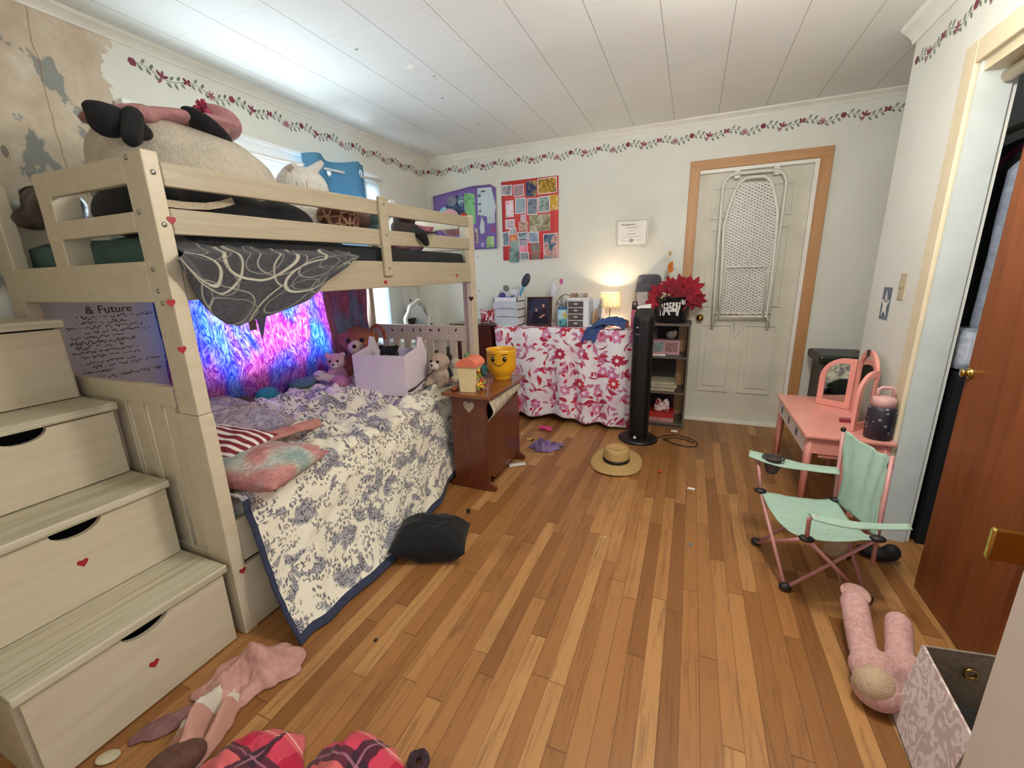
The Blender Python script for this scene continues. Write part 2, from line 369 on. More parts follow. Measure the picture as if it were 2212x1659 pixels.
# --- back door
d = MB().box((-.004, YB+.035, .008), (.765, YB+.075, 2.045)); m_door = paint('d6d2c0', .45, .05)
door = struct('door_1', d, m_door)
def raised(mb, x0, x1, z0, z1, y):
    b = .018
    for (a, c) in (((x0, z0), (x1, z0+b)), ((x0, z1-b), (x1, z1)), ((x0, z0+b), (x0+b, z1-b)), ((x1-b, z0+b), (x1, z1-b))): mb.box((a[0], y-.013, a[1]), (c[0], y+.002, c[1]))
    mb.box((x0+.045, y-.010, z0+.045), (x1-.045, y+.002, z1-.045)); return mb
for x0, x1 in ((.10, .345), (.42, .665)):
    for z0, z1 in ((.27, .86), (1.0, 1.62), (1.69, 1.93)): build('door_panel', raised(MB(), x0, x1, z0, z1, YB+.035), m_door, door)
kx = FY(1504, 681, YB-.03); m_brass = gl('b89a52', .2, 1)
build('door_knob', MB().lathe([(.001, 0), (.030, 0), (.030, .006), (.012, .010), (.011, .03), (.024, .038), (.028, .052), (.022, .064), (.001, .068)], (kx.x+.03, YB+.035, .905), 20, Matrix.Rotation(PI/2, 4, 'X')), m_brass, door)
mb = MB()                                                   # dark scuffs on the door paint
for a, b, w_ in (((.345, .86), (.338, .70), .014), ((.338, .72), (.336, .62), .006), ((.36, .74), (.40, .79), .003)):
    mb.beam((a[0], YB+.0335, a[1]), (b[0], YB+.0335, b[1]), w_, .0012, (0, 1, 0))
build('paint_scuff', mb, paint('8d9190', .6), door)
m_cas = wood('c99a68', 'b07c4c', 1, 'Z', .45); m_casx = wood('c99a68', 'b07c4c', 1, 'X', .45, key='x')
struct('trim_4', MB().box((-.078, YB-.02, 0), (-.004, YB, 2.125)).box((.785, YB-.02, 0), (.86, YB, 2.125)), m_cas, bev=.004)
struct('trim_5', MB().box((-.0779, YB-.0205, 2.055), (.8599, YB, 2.1255)), m_casx, bev=.004)
struct('trim_6', MB().box((.757, YB-.006, .021), (.784, YB+.034, 2.03)).box((-.0035, YB-.007, 2.03), (.7845, YB+.034, 2.054)).box((-.0035, YB-.014, .0005), (.7845, YB+.034, .02)), m_white)
# --- closet opening
m_cream = paint('dfcfae', .45, .04)
struct('trim_7', MB().box((XR-.016, 2.366, 0), (XR, 2.452, 2.10)).box((XR-.016, .56, 2.02), (XR, 2.366, 2.10)), m_cream, bev=.004)
m_jamb = paint('c9cfca', .55, .04)
struct('trim_8', MB().box((XR, 2.352, 0), (XR+.10, 2.366, 2.02)), m_jamb)
struct('trim_9', MB().box((XR+.01, .62, 1.985), (XR+.12, 2.35, 2.02)), m_cream)
m_slab = wood('8a4c25', '6a3518', .8, 'Z', .42, coat=.15)
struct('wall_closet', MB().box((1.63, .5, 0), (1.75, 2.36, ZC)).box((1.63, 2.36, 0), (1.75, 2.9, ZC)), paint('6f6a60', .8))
# sliding closet door
cdm = thing('closet_door', 'dark reddish brown flat wooden sliding door across the closet opening', 'door', (XR+.02, 1.4, .005))
build('door_slab', MB().box((XR+.004, .64, .006), (XR+.038, 1.995, 1.985)), m_slab, cdm, bev=.002)
q = FX(2095, 806, XR)
build('pull', MB().lathe([(.001, -.004), (.019, -.004), (.019, .006), (.013, .010), (.010, .02), (.016, .026), (.001, .03)], (XR+.004, q.y, q.z), 18, Matrix.Rotation(-PI/2, 4, 'Y')), m_brass, cdm)
q0, q1 = FX(2152, 1143, XR), FX(2212, 1215, XR)
q0, q1 = FY(2149, 1143, 1.5), FY(2149, 1213, 1.5)
build('brass_latch', MB().box((q0.x, 1.50, q1.z), (XR+.006, 1.52, q0.z)), gl('d6b75e', .15, 1), cdm, bev=.006)
build('track_roller_bar', MB().tube([(XR+.075, .66, 1.955), (XR+.075, 2.33, 1.955)], .022, 12), m_cream, cdm)
# near door post at the right edge
q = FY(2164, 1530, .64)
struct('trim_10', MB().box((q.x+.015, .56, 0), (q.x+.15, .70, ZC)), paint('d9cdbb', .5, .03, key='np'), bev=.004)
# --- window
m_vinyl = paint('f2f4f2', .3, .02)
mb = MB()
for y0, y1 in ((WY0, 2.39), (2.46, WY1)):
    for a, b in (((y0, WZ0), (y0+.04, WZ1)), ((y1-.04, WZ0), (y1, WZ1)), ((y0, WZ0), (y1, WZ0+.04)), ((y0, WZ1-.04), (y1, WZ1))):
        mb.box((XL-.10, a[0], a[1]), (XL-.05, b[0], b[1]))
win = struct('window_1', mb, m_vinyl, bev=.003)
mb = MB()
for a, b in (((WY0-.06, WZ1), (WY1+.06, WZ1+.06)), ((WY0-.06, WZ0-.05), (WY0, WZ1)), ((WY1, WZ0-.05), (WY1+.06, WZ1)), ((2.39, WZ0), (2.46, WZ1)), ((WY0-.06, WZ0-.05), (WY1+.06, WZ0))):
    mb.box((XL-.001, a[0], a[1]), (XL+.018, b[0], b[1]))
build('window_casing', mb, m_vinyl, win, bev=.003)
build('window_head_ledge', MB().box((XL, WY0-.08, WZ1+.055), (XL+.04, WY1+.08, WZ1+.075)), m_vinyl, win)
mb = MB()
for y0, y1 in ((1.47, 1.93), (1.91, 2.35), (2.50, 3.03)):
    for a, b in (((y0, .79), (y0+.035, 2.02)), ((y1-.035, .79), (y1, 2.02)), ((y0, .79), (y1, .825)), ((y0, 1.985), (y1, 2.02))):
        mb.box((XL-.085, a[0], a[1]), (XL-.06, b[0], b[1]))
build('window_sash', mb, m_vinyl, win)
n = NT('window_glass'); n.fin('ffffff', .0, Transmission_Weight=1.0, IOR=1.0, Specular_IOR_Level=.3)
m_glass = n.m
build('window_pane', MB().box((XL-.075, 1.33, .8), (XL-.072, 2.36, 2.01)).box((XL-.075, 2.5, .8), (XL-.072, 3.04, 2.01)), m_glass, win)
# scribbled marker writing on the left wall under the upper bunk
mb = MB(); rnd = random.Random(5); m_ink = paint('4a3a40', .7, .05, bump=0)
def scrib(mb, P, s0, s1, t, h, step=.004, w_=.0022):
    s = s0; prev = P(s0, t)
    while s < s1:
        s += step*rnd.uniform(.6, 1.4); c = P(s, t+h*rnd.uniform(-1, 1)); mb.beam(prev, c, w_, .0008, (1, 0, 0)); prev = c
        if rnd.random() < .08: s += .012; prev = P(s, t)
for k in range(13):
    t = 1.16-.023*k-.01*rnd.random(); s0 = .93+rnd.uniform(0, .1); scrib(mb, lambda s, t_: Vector((XL+.0012, s, t_)), s0, s0+rnd.uniform(.12, .34), t, .006+.004*rnd.random())
build('marker_scribble', mb, m_ink, wl)
text('marker_lettering', '& Future', .05, Matrix.Translation((XL+.0015, 1.13, 1.185)) @ Matrix(((0, 0, 1, 0), (1, 0, 0, 0), (0, 1, 0, 0), (0, 0, 0, 1))), m_ink, wl)
# star decal and scuffs on the ceiling
cl = bpy.data.objects['ceiling']
def star_pts(c, r0, r1, u, v, n=5, a0=PI/2): return [c+u*((r0 if i % 2 == 0 else r1)*math.cos(a0+i*PI/n))+v*((r0 if i % 2 == 0 else r1)*math.sin(a0+i*PI/n)) for i in range(2*n)]
c = FZ(886, 145, ZC-.002); build('star_sticker', MB().prism(star_pts(c, .045, .016, Vector((1, 0, 0)), Vector((0, 1, 0))), (0, 0, .0015)), paint('f6f6ea', .4), cl)
for px, py in ((770, 107), (956, 212), (938, 165), (1034, 268)):
    c = FZ(px, py, ZC-.001); build('paint_chip', MB().box(c-Vector((.008, .004, 0)), c+Vector((.008, .004, .0009))), paint('6f7470', .7), cl)
# ================================================================ BUNK BED
n = NT('cream_painted_pine'); v = n.mp(n.tc(), (3, 3, 3)); g = n.noise(n.mp(n.tc(), (10, .9, 10)), 3, 5, .6, .6)
n.bump(g, .06, .002); m_bunk = n.fin(n.ramp(g, [(.35, 'c6b99c'), (.65, 'cfc3a8')]), .42)
n = NT('washed_pine_rail'); g = n.noise(n.mp(n.tc(), (16, .8, 22)), 1.6, 5, .6, 1.5)
m_pine = n.fin(n.ramp(g, [(.35, 'a6997f'), (.6, 'b0a48b')]), .42)
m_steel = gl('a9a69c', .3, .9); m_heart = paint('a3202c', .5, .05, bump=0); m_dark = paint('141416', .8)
bx0, bx1, by0, by1 = -2.51, -1.46, .81, 2.825
bk = thing('bunk_bed', 'cream painted wooden bunk bed with guard rails and red heart stickers', 'bed', (-1.985, 1.81, 0))
P = lambda name, mb, mat=m_bunk, **k: build(name, mb, mat, bk, bev=k.pop('bev', .004), **k)
P('post', MB().box((-1.56, by0, .87), (bx1, by0+.045, 1.665)).box((-1.585, by0, 0), (bx1, by0+.048, .869)))
P('post', MB().box((bx0, by0, 0), (-2.40, by0+.045, 1.66)))
P('post', MB().box((-1.56, by1-.03, 0), (bx1, by1, 1.71)).box((-1.50, by1-.075, 0), (bx1+.001, by1-.001, 1.70)))
P('post', MB().box((bx0, by1-.045, 0), (-2.41, by1, 1.70)))
P('entry_post', MB().box((-2.085, by0, 1.24), (-2.0, by0+.08, 1.66)))
y0, y1 = by0+.046, by1-.03
P('guard_rail', MB().beam((bx1-.011, y0, 1.607), (bx1-.011, y1, 1.662), .022, .068, mi=0), m_pine)
P('guard_rail', MB().beam((bx1-.011, y0, 1.475), (bx1-.011, y1, 1.516), .022, .075), m_pine)
P('side_rail', MB().beam((bx1-.012, y0, 1.307), (bx1-.012, y1, 1.321), .024, .132), m_pine)
P('guard_rail', MB().beam((bx0+.02, y0, 1.607), (bx0+.02, y1, 1.662), .022, .068))
P('side_rail', MB().beam((bx0+.02, y0, 1.307), (bx0+.02, y1, 1.321), .024, .132))
P('side_rail', MB().box((bx1-.03, by0+.048, .286), (bx1-.006, by1-.03, .452)))
P('side_rail', MB().box((bx0+.01, by0+.048, .286), (bx0+.034, by1-.03, .452)))
P('trundle_front', MB().box((bx1-.025, by0+.02, .01), (bx1+.004, by1-.03, .272)))
P('guard_brace', MB().box((bx1, 1.80, 1.305), (bx1+.018, 1.862, 1.685)), m_pine)
P('bed_slats', MB().box((bx0+.03, by0+.05, 1.295), (bx1-.03, by1-.05, 1.312)))
P('bed_slats', MB().box((bx0+.03, by0+.05, .30), (bx1-.03, by1-.05, .315)))
P('end_rail', MB().box((-2.085, by0-.001, 1.582), (-1.56, by0+.022, 1.657)))
P('end_rail', MB().box((-2.085, by0-.001, 1.447), (-1.56, by0+.022, 1.505)))
P('end_panel', MB().box((-2.40, by0-.002, 1.237), (-1.56, by0+.022, 1.362)))
P('head_rail', MB().box((-2.40, by0+.004, .884), (-1.585, by0+.030, .957)))
P('head_rail', MB().box((-2.40, by0+.004, .27), (-1.585, by0+.030, .33)))
for a, b in ((-1.655, -1.60), (-1.76, -1.682), (-1.865, -1.788), (-1.97, -1.893), (-2.075, -1.998), (-2.18, -2.103), (-2.29, -2.21)): P('head_slat', MB().box((a, by0+.008, .33), (b, by0+.026, .884)), bev=.002)
fy_ = by1-.035
P('foot_rail', MB().box((-2.41, fy_, .818), (-1.50, fy_+.028, .935)))
P('foot_rail', MB().box((-2.41, fy_, .30), (-1.50, fy_+.028, .40)))
for z0, z1 in ((1.625, 1.70), (1.48, 1.555), (1.25, 1.385)): P('end_rail', MB().box((-2.41, fy_, z0), (-1.56, fy_+.024, z1)))
for k in range(8): x = -2.335+k*.106; P('foot_slat', MB().box((x, fy_+.004, .40), (x+(.062 if k != 3 else .088), fy_+.022, .818)), bev=.002)
def bolt(c, ax):
    R = {'x': Matrix.Rotation(PI/2, 4, 'Y'), 'y': Matrix.Rotation(PI/2, 4, 'X')}[ax]
    P('bolt', MB().lathe([(.001, 0), (.0075, 0), (.0075, .002), (.004, .004), (.001, .0045)], c, 12, R), m_steel, bev=0)
for px, py in ((304, 367), (331, 483)): c = FX(px, py, bx1); bolt((bx1, .832, c.z), 'x')
for px, py in ((272, 340), (300, 458), (331, 582), (342, 629), (352, 655)): c = FY(px, py, by0); bolt((c.x, by0, c.z), 'y')
for z in (1.345, 1.51, 1.655): bolt((bx1+.018, 1.832, z), 'x')
for px, py in ((1035, 556), (1036, 628)): c = FX(px, py, bx1); bolt((bx1, c.y-.02, c.z), 'x')
def heart(c, u, v, nrm, s=.013, parent=bk, mat=m_heart):
    pts = []
    for k in range(20):
        t = 2*PI*k/20; pts.append(Vector(c)+u*(s*math.sin(t)**3)+v*(s*(.85*math.cos(t)-.33*math.cos(2*t)-.13*math.cos(3*t)-.05*math.cos(4*t)))+nrm*.0005)
    build('heart_sticker', MB().prism(pts, nrm*.001), mat, parent)
YV, ZV, XV = Vector((0, 1, 0)), Vector((0, 0, 1)), Vector((1, 0, 0))
for px, py in ((369, 654), (393, 755)): heart(FX(px, py, bx1), YV, ZV, XV)
heart(FX(354, 474, bx1)+Vector((0, .02, 0)), YV, ZV, XV)
heart(FX(524, 1232, bx1+.004), YV, ZV, XV); heart(FX(987, 595, bx1), YV, ZV, XV); heart(FX(833, 610, bx1), YV, ZV, XV)
heart(FY(1018, 645, by1-.075)+Vector((0, -.001, 0)), XV, ZV, -YV, .02, mat=paint('4c2b3a', .6))
for px in (828, 848, 869, 893, 908, 930, 948, 985):           # little leaf shaped stickers on the foot rail
    c = FY(px, 713, fy_); a = random.Random(px).uniform(0, 3); u = Vector((math.cos(a), 0, math.sin(a))); v_ = Vector((-math.sin(a), 0, math.cos(a)))
    build('leaf_sticker', MB().prism([c+u*.016*math.cos(t)+v_*.008*math.sin(t)-YV*.0005 for t in [k*PI/4 for k in range(8)]], -YV*.001), paint('4a3550', .6), bk)
# ---------------------------------------------------------------- stair cabinet
n = NT('brushed_cream_tread'); g = n.noise(n.mp(n.tc(), (30, .8, 30)), 2.2, 5, .6, 1.0); n.bump(g, .15, .003)
m_tread = n.fin(n.ramp(g, [(.36, 'a9a184'), (.5, 'c2baa0'), (.65, 'cdc5ac')]), .5)
SY0, SY1 = .262, .795; RX = [-1.475, -1.70, -1.905, -2.115, -2.50]; TZ = [.318, .612, .885, 1.178]; n_s = 4
st = thing('stair_cabinet', 'cream stepped storage staircase with drawers beside the bunk bed end', 'staircase', (-2.0, .53, 0))
mb = MB()
for k in range(4):
    x0 = RX[k]-.022; x1 = RX[k+1]-.022 if k < 3 else RX[4]; zt = TZ[k]-.026
    for ya, yb in ((SY0, SY0+.018), (SY1-.018, SY1)): mb.box((x0, ya, 0), (x1, yb, zt))
    mb.box((x0-.16, SY0+.02, (TZ[k-1] if k else 0)), (x0-.15, SY1-.02, zt))
build('carcass', mb, m_bunk, st)
for k in range(4):
    x0 = RX[k]; z0 = (TZ[k-1]+.004) if k else .006; z1 = TZ[k]-.034
    # drawer front with half-moon cut at the top
    yc = {0: FX(320, 1375, x0).y, 1: FX(165, 1145, x0).y, 2: FX(40, 935, x0).y, 3: .36}[k]; rr = .062; dd = .036
    ys = [SY0+.012, yc-rr]+[yc+rr*math.cos(PI-PI*i/10) for i in range(1, 10)]+[yc+rr, SY1-.012]
    zs = [z1, z1]+[z1-dd*math.sin(PI*i/10) for i in range(1, 10)]+[z1, z1]
    mb = MB()
    for i in range(len(ys)-1):
        mb.quadbox([(x0-.018, ys[i], z0), (x0, ys[i], z0), (x0, ys[i+1], z0), (x0-.018, ys[i+1], z0), (x0-.018, ys[i], zs[i]), (x0, ys[i], zs[i]), (x0, ys[i+1], zs[i+1]), (x0-.018, ys[i+1], zs[i+1])])
    bmesh.ops.remove_doubles(mb.bm, verts=mb.bm.verts[:], dist=.0002)
    dr = build('drawer', mb, m_bunk, st)
    build('drawer_box', MB().box((x0-.14, SY0+.03, z0), (x0-.10, SY1-.03, z1)), m_dark, dr)  # black slab behind the half-moon cut, painting in the shade inside the drawer
    if k in (0, 1):
        h_ = {0: (333, 1433), 1: (179, 1215)}[k]; heart(FX(*h_, x0), YV, ZV, XV, .014, st)
    nx = (RX[k+1]-.02) if k < 3 else RX[4]
    build('tread', MB().box((nx, SY0-.004, TZ[k]-.028), (RX[k]+.016, SY1, TZ[k])), m_tread, st, bev=.005)
# ---------------------------------------------------------------- mattresses
m_black = fabric('232427', '17181a', 60); m_teal = fabric('4c6c63', '3f5c54', 18); m_mat = fabric('cfcabb', 'bdb8aa', 50)
mb = MB().box((-2.44, .92, 1.314), (-1.50, 2.74, 1.452)); o = solo('mattress', 'upper bunk mattress in a black fitted cover', 'mattress', mb, m_black, bev=.025)
solo('mattress', 'lower bunk mattress, pale, mostly hidden under the toile quilt', 'mattress', MB().box((-2.44, .885, .318), (-1.50, 2.76, .50)), m_mat, bev=.03)
def f(u, v):
    y = .885+.75*v; x = -2.45+.90*u; z = 1.456+.012*nz(x*7, y*7, 3)
    if v < .06: z = 1.33+.13*(v/.06); y = .885
    return Vector((x, y, z))
solo('sheet', 'teal flat sheet crumpled over the stair end of the upper mattress', 'sheet', MB().grid(f, 40, 40), m_teal, solid=.004)
# ---------------------------------------------------------------- swirl blanket hanging over the upper rail
n = NT('swirl_blanket'); uv = n.tc('UV'); cc = n.mix(n.step(n.noise(uv, 60, 4), .35, .65), lin('2b2b30'), lin('3b3a3d'))
for i, (sc, r, off, wd, colr) in enumerate(((2.6, .40, (0, 0, 0), .012, 'b9b49e'), (3.4, .36, (.4, .7, 0), .008, '918d80'), (1.9, .42, (1.3, .2, 0), .006, 'aaa692'), (3.0, .30, (2.2, 1.4, 0), .006, '75726a'), (4.2, .34, (5.2, 2.4, 0), .007, '868276'))):
    vv = n.vm('ADD', n.mp(uv, (1, 1, 1), off), n.vm('SCALE', n.noise(uv, 3, 1, w='Color'), sc=.09))
    dd = n.vor(vv, sc, dims='2D'); ln = n.ma('SUBTRACT', 1, n.step(n.ma('ABSOLUTE', n.ma('SUBTRACT', dd, r)), wd, wd*2)); cc = n.mix(n.ma('MULTIPLY', ln, .85), cc, lin(colr))
n.bump(n.noise(uv, 120, 3), .3, .003); m_swirl = n.fin(cc, .85, Sheen_Weight=.3)
hem = [FX(a, b, -1.425) for a, b in ((372, 560), (405, 600), (430, 640), (455, 680), (480, 700), (510, 704), (548, 693), (585, 680), (620, 664), (655, 648), (690, 630), (712, 605), (735, 580), (752, 562))]
top = [Vector((0, lerp(.862, 1.62, t), lerp(1.374, 1.384, t))) for t in [i/13 for i in range(14)]]
def f(u, v):
    h = plin(hem, u); t = plin(top, u)
    if v < .3:       # on the mattress, coming forward to the rail
        k = v/.3; return Vector((lerp(-1.72, -1.478, k), t.y+.05*(1-k)*nz(u*3, 1), lerp(1.475+.02*nz(u*9, 4), t.z+.012, k**3)+.012*nz(u*14, v*9)))
    k = (v-.3)/.7; z = lerp(t.z+.012, h.z, k); y = lerp(t.y, h.y, k)+.006*nz(u*9, k*3)
    return Vector((-1.447+.03*k**.5+.018*k*math.sin(u*19+2*k)+.012*k*nz(u*8, k*3, 7), y, z))
solo('swirl_blanket', 'charcoal throw with cream looping lines draped over the upper bunk rail', 'blanket', MB().grid(f, 90, 60, (.8, .62)), m_swirl, solid=.006)
# ---------------------------------------------------------------- rainbow blanket behind the lower bunk
n = NT('rainbow_plush'); p = n.tc('UV'); wv = n.noise(n.mp(p, (1, .5, 1), (.35, .2, 0), (0, 0, -.55)), 3.6, 2, .5, .5)
rb = n.ramp(wv, [(.32, '58b4ee'), (.42, '6c88f0'), (.49, '9a70ea'), (.56, 'e060c8'), (.61, 'f068b8'), (.66, '8a82f0'), (.74, '5cb4ee')])
st_ = n.noise(n.mp(n.vm('ADD', p, n.vm('SCALE', n.noise(p, 5, 2, w='Color'), sc=.12)), (40, 10, 1)), 1.0, 3, .7, 2.6)
rb2 = n.mix(n.step(st_, .40, .62), n.mix(.5, rb, lin('3a3a5c')), n.mix(.30, rb, lin('d8d8e0')))
n.bump(st_, .9, .01); n.fin(rb2, .95)
tr = n.node('BsdfTranslucent'); n.S(tr.inputs[0], n.mix(n.step(st_, .40, .62), n.mix(.4, rb, lin('2c30a8')), n.mix(.42, rb, lin('ffffff')))); ms = n.node('MixShader'); n.S(ms.inputs[0], .62)
n.t.links.new(n.b.outputs[0], ms.inputs[1]); n.t.links.new(tr.outputs[0], ms.inputs[2]); n.t.links.new(ms.outputs[0], n.out.inputs[0]); m_rain = n.m
n = NT('rainbow_plush_folded'); p = n.tc('UV'); wv = n.noise(n.mp(p, (3, .5, 1)), 3.6, 2, .5, .5)
rb = n.ramp(wv, [(.36, '9cc0d4'), (.46, 'a894c0'), (.54, 'd07e98'), (.62, 'd88aa8'), (.7, 'a4b4d4')]); st_ = n.noise(n.mp(p, (60, 16, 1)), 1.0, 3, .7, 1.5); n.bump(st_, .8, .01)
m_rain2 = n.fin(n.mix(n.step(st_, .35, .65), n.mix(.35, rb, lin('3a3446')), rb), .95)
def f(u, v):
    y = lerp(1.28, 2.76, u); z = lerp(1.275, .46, v); k = max(0, (u-.74)/.26)
    return Vector((-2.475+.012*nz(u*6, v*4)+.05*k*(1+math.sin(u*110+v*3))*.7, y+.03*nz(u*2, v*3, 1), z))
mb_r = MB().grid(f, 170, 60, (1.5, .85))
for fc in mb_r.bm.faces:
    if fc.loops[0][mb_r.uv].uv.x > 1.5*.735: fc.material_index = 1
solo('rainbow_blanket', 'shaggy pink, blue and violet blanket over the window behind the lower bunk', 'blanket', mb_r, [m_rain, m_rain2], solid=.003)
# tag and pennant hanging under the rail
solo('hanging_tag', 'small tan square tag hanging in front of the rainbow blanket', 'tag', MB().box(FX(536, 693, -2.3), FX(556, 712, -2.296)), paint('8d7a78', .7))
a = FX(556, 690, -2.34); solo('paper_pennant', 'small grey triangular pennant hanging in front of the rainbow blanket', 'pennant', MB().prism([FX(552, 684, -2.34), FX(577, 668, -2.34), FX(567, 735, -2.34)], (.002, 0, 0)), paint('8d93b0', .7))
# blue curtain with metal rings on a rod
n = NT('blue_curtain'); g = n.sep(n.tc('UV'))[1]; n.fin(n.mix(n.step(g, .62, .64), lin('93bcd2'), lin('62a0c2')), .8)  # cloth below the top band paler: light coming through, put into the colour
tr = n.node('BsdfTranslucent'); n.S(tr.inputs[0], n.mix(n.step(g, .62, .64), lin('b4cbd8'), lin('6c9cb8'))); ms = n.node('MixShader'); n.S(ms.inputs[0], .22)
n.t.links.new(n.b.outputs[0], ms.inputs[1]); n.t.links.new(tr.outputs[0], ms.inputs[2]); n.t.links.new(ms.outputs[0], n.out.inputs[0]); m_blue = n.m
cu = thing('blue_curtain', 'sky blue curtain with white metal rings bunched on the window rod', 'curtain', (-2.42, 2.6, 1.5))
CYa, CYb = 2.29, 2.93
def cz(y): return 2.105+.055*(y-2.29)/.64+.012*math.sin((y-2.29)*14)
def cx(u): return -2.43+.045*math.sin(u*11.0)
holes = [(.42, 0), (.80, 0)]
def hs(u, v):
    for hu, _ in holes:
        if ((u-hu)*.62)**2+((1-v)*.62-.075)**2 < .021**2: return True
    return False
def f(u, v): y = lerp(CYa, CYb, u); return Vector((cx(u)+.01*(1-v)*nz(u*5, v*2), y+.02*(1-v), lerp(1.50, cz(y), v)))
build('curtain_cloth', MB().grid(f, 140, 120, (1, 1), skip=hs), m_blue, cu, solid=.002)
for hu, _ in holes:
    y = lerp(CYa, CYb, hu); z = cz(y)-.075*(cz(y)-1.5)/.62
    build('curtain_ring', MB().tube([(cx(hu)+.0, y+.024*math.cos(t), z+.024*math.sin(t)) for t in [k*PI/10 for k in range(20)]], .005, 8, closed=True), gl('e6e6e6', .3), cu)
solo('curtain_rod', 'thin white rod across the top of the window, through the blue curtain rings', 'curtain rod', MB().tube([(-2.43, 1.4, 2.02), (-2.43, 2.1, 2.03), (-2.43, 2.6, 2.055), (-2.43, 3.08, 2.075)], .009, 10), gl('eeeeea', .35))
n = NT('sheer_white'); n.fin('f4f6f6', .8); tr = n.node('BsdfTranslucent'); n.S(tr.inputs[0], lin('eef4fa')); ms = n.node('MixShader'); n.S(ms.inputs[0], .6)
n.t.links.new(n.b.outputs[0], ms.inputs[1]); n.t.links.new(tr.outputs[0], ms.inputs[2]); n.t.links.new(ms.outputs[0], n.out.inputs[0])
solo('sheer_curtain', 'white sheer curtain at the far end of the window', 'curtain', MB().grid(lambda u, v: Vector((-2.46+.012*math.sin(u*30+nz(u*4, v*2)), lerp(2.90, 3.09, u)+.02*v*(1-u), lerp(2.05, .72, v))), 60, 30), n.m, solid=.001)
# ================================================================ PLUSH TOYS ON THE UPPER BUNK
m_cream = fur('d3c8b2'); m_pl_pink = fur('bd8886'); m_pl_black = fur('0f0f13', '08080a'); m_eye = gl('101012', .1)
def plush(name, label, loc, blobs, mat, vox=.012, cat='plush toy', group=None):
    t = thing(name, label, cat, loc, 0, group); mb = MB()
    for b in blobs:
        if b[0] == 'e': mb.ell(b[1], b[2], b[3] if len(b) > 3 else (0, 0, 0), 24)
        else: mb.cap(b[1], b[2], b[3], b[4] if len(b) > 4 else None, 16)
    build('body', mb, mat, t, remesh=vox); return t
def part(t, name, blobs, mat, vox=0, **k):
    mb = MB()
    for b in blobs:
        if b[0] == 'e': mb.ell(b[1], b[2], b[3] if len(b) > 3 else (0, 0, 0), 20)
        else: mb.cap(b[1], b[2], b[3], b[4] if len(b) > 4 else None, 14)
    return build(name, mb, mat, t, remesh=vox, **k)
X = -1.93
t = plush('plush_toy', 'huge cream round plush with black patches on the stair end of the upper bunk', (X, 1.24, 1.47),
          [('e', (X, 1.23, 1.66), (.33, .315, .235)), ('e', (X, 1.10, 1.75), (.24, .17, .15)), ('e', (X, 1.33, 1.68), (.27, .24, .19))], m_cream, .02)
c0 = FX(258, 262, -1.74); c1 = FX(285, 300, -1.71); c2 = FX(450, 277, -1.74)
part(t, 'ear', [('e', c0, (.05, .095, .038), (-.25, 0, 0)), ('e', c0+Vector((.01, -.04, -.015)), (.05, .05, .045))], m_pl_black, .01)
part(t, 'black_patch', [('c', FX(287, 250, -1.69), FX(283, 300, -1.645), .030, .026), ('c', FX(293, 262, -1.71), FX(291, 300, -1.66), .022, .022)], m_pl_black, .01)
part(t, 'ear', [('e', c2, (.05, .10, .034), (-.5, 0, 0))], m_pl_black, .01)
t = plush('plush_toy', 'flat dusty pink plush lying across the top of the huge cream plush', (X, 1.2, 1.86),
          [('e', FX(350, 250, X)+Vector((.02, 0, -.03)), (.20, .27, .036), (.16, 0, 0)), ('c', FX(300, 245, X), FX(190, 238, X), .035, .014), ('e', FX(462, 268, X), (.14, .085, .055), (-.55, 0, 0)),
           ('e', FX(310, 245, -1.76), (.03, .05, .03)), ('c', FX(430, 268, -1.78), FX(485, 288, -1.78), .03, .02)], m_pl_pink, .012)
c = FX(441, 235, -1.85); mb = MB(); rnd = random.Random(2)
for k in range(40):
    a, b = rnd.uniform(0, 2*PI), math.acos(rnd.uniform(-1, 1)); d_ = Vector((math.sin(b)*math.cos(a), math.sin(b)*math.sin(a), math.cos(b))); mb.cap(c, c+d_*.032, .010, .003, 6)
build('pom_pom', mb, fur('c2476b', '9c2f52'), t)
t = plush('stuffed_bag', 'black soft bag with a cream strap behind the lowest gap of the upper rails', (-1.75, 1.15, 1.47),
          [('e', (-1.68, 1.12, 1.545), (.15, .25, .095)), ('e', (-1.66, 1.38, 1.535), (.13, .17, .085)), ('e', (-1.78, .94, 1.545), (.24, .075, .095))], fabric('0c0c10', '070709', 40), .014, 'bag')
mb = MB(); A = [FX(352, 438, -1.535), FX(400, 444, -1.535), FX(445, 446, -1.535), FX(480, 441, -1.535), FX(503, 434, -1.535)]
for p, q in zip(A, A[1:]): mb.beam(p, q, .006, .022, (0, 0, 1))
build('strap', mb, fabric('cdbb9c'), t)
# cat-eared plush
X = -1.80; a = FX(652, 400, X); b = FX(655, 460, X)
t = plush('plush_toy', 'white cat-eared plush standing behind the upper rail in front of the window', (X, b.y, 1.47),
          [('e', a+Vector((0, 0, -.02)), (.12, .125, .105)), ('e', (X, b.y-.02, 1.54), (.16, .16, .10)), ('c', FX(625, 375, X), FX(634, 350, X), .038, .008), ('c', FX(668, 375, X), FX(694, 353, X), .030, .017)], fur('e4dfd6', 'c4bcae'), .011)
part(t, 'inner_ear', [('e', FX(629, 366, X+.035), (.008, .018, .022))], fur('a89a88'))
for px in (640, 662): part(t, 'stitched_line', [('c', FX(px, 392, X+.118), FX(px+4, 418, X+.13), .002)], fur('a39682'))
X = -1.62; a = FX(732, 471, X)
n = NT('giraffe_plush'); d_ = n.vor(n.tc(), 26, feat='DISTANCE_TO_EDGE'); n.bump(n.noise(n.tc(), 90, 3), .6, .01)
m_gir = n.fin(n.mix(n.step(d_, .07, .11), lin('a98468'), lin('5b3426')), .9)
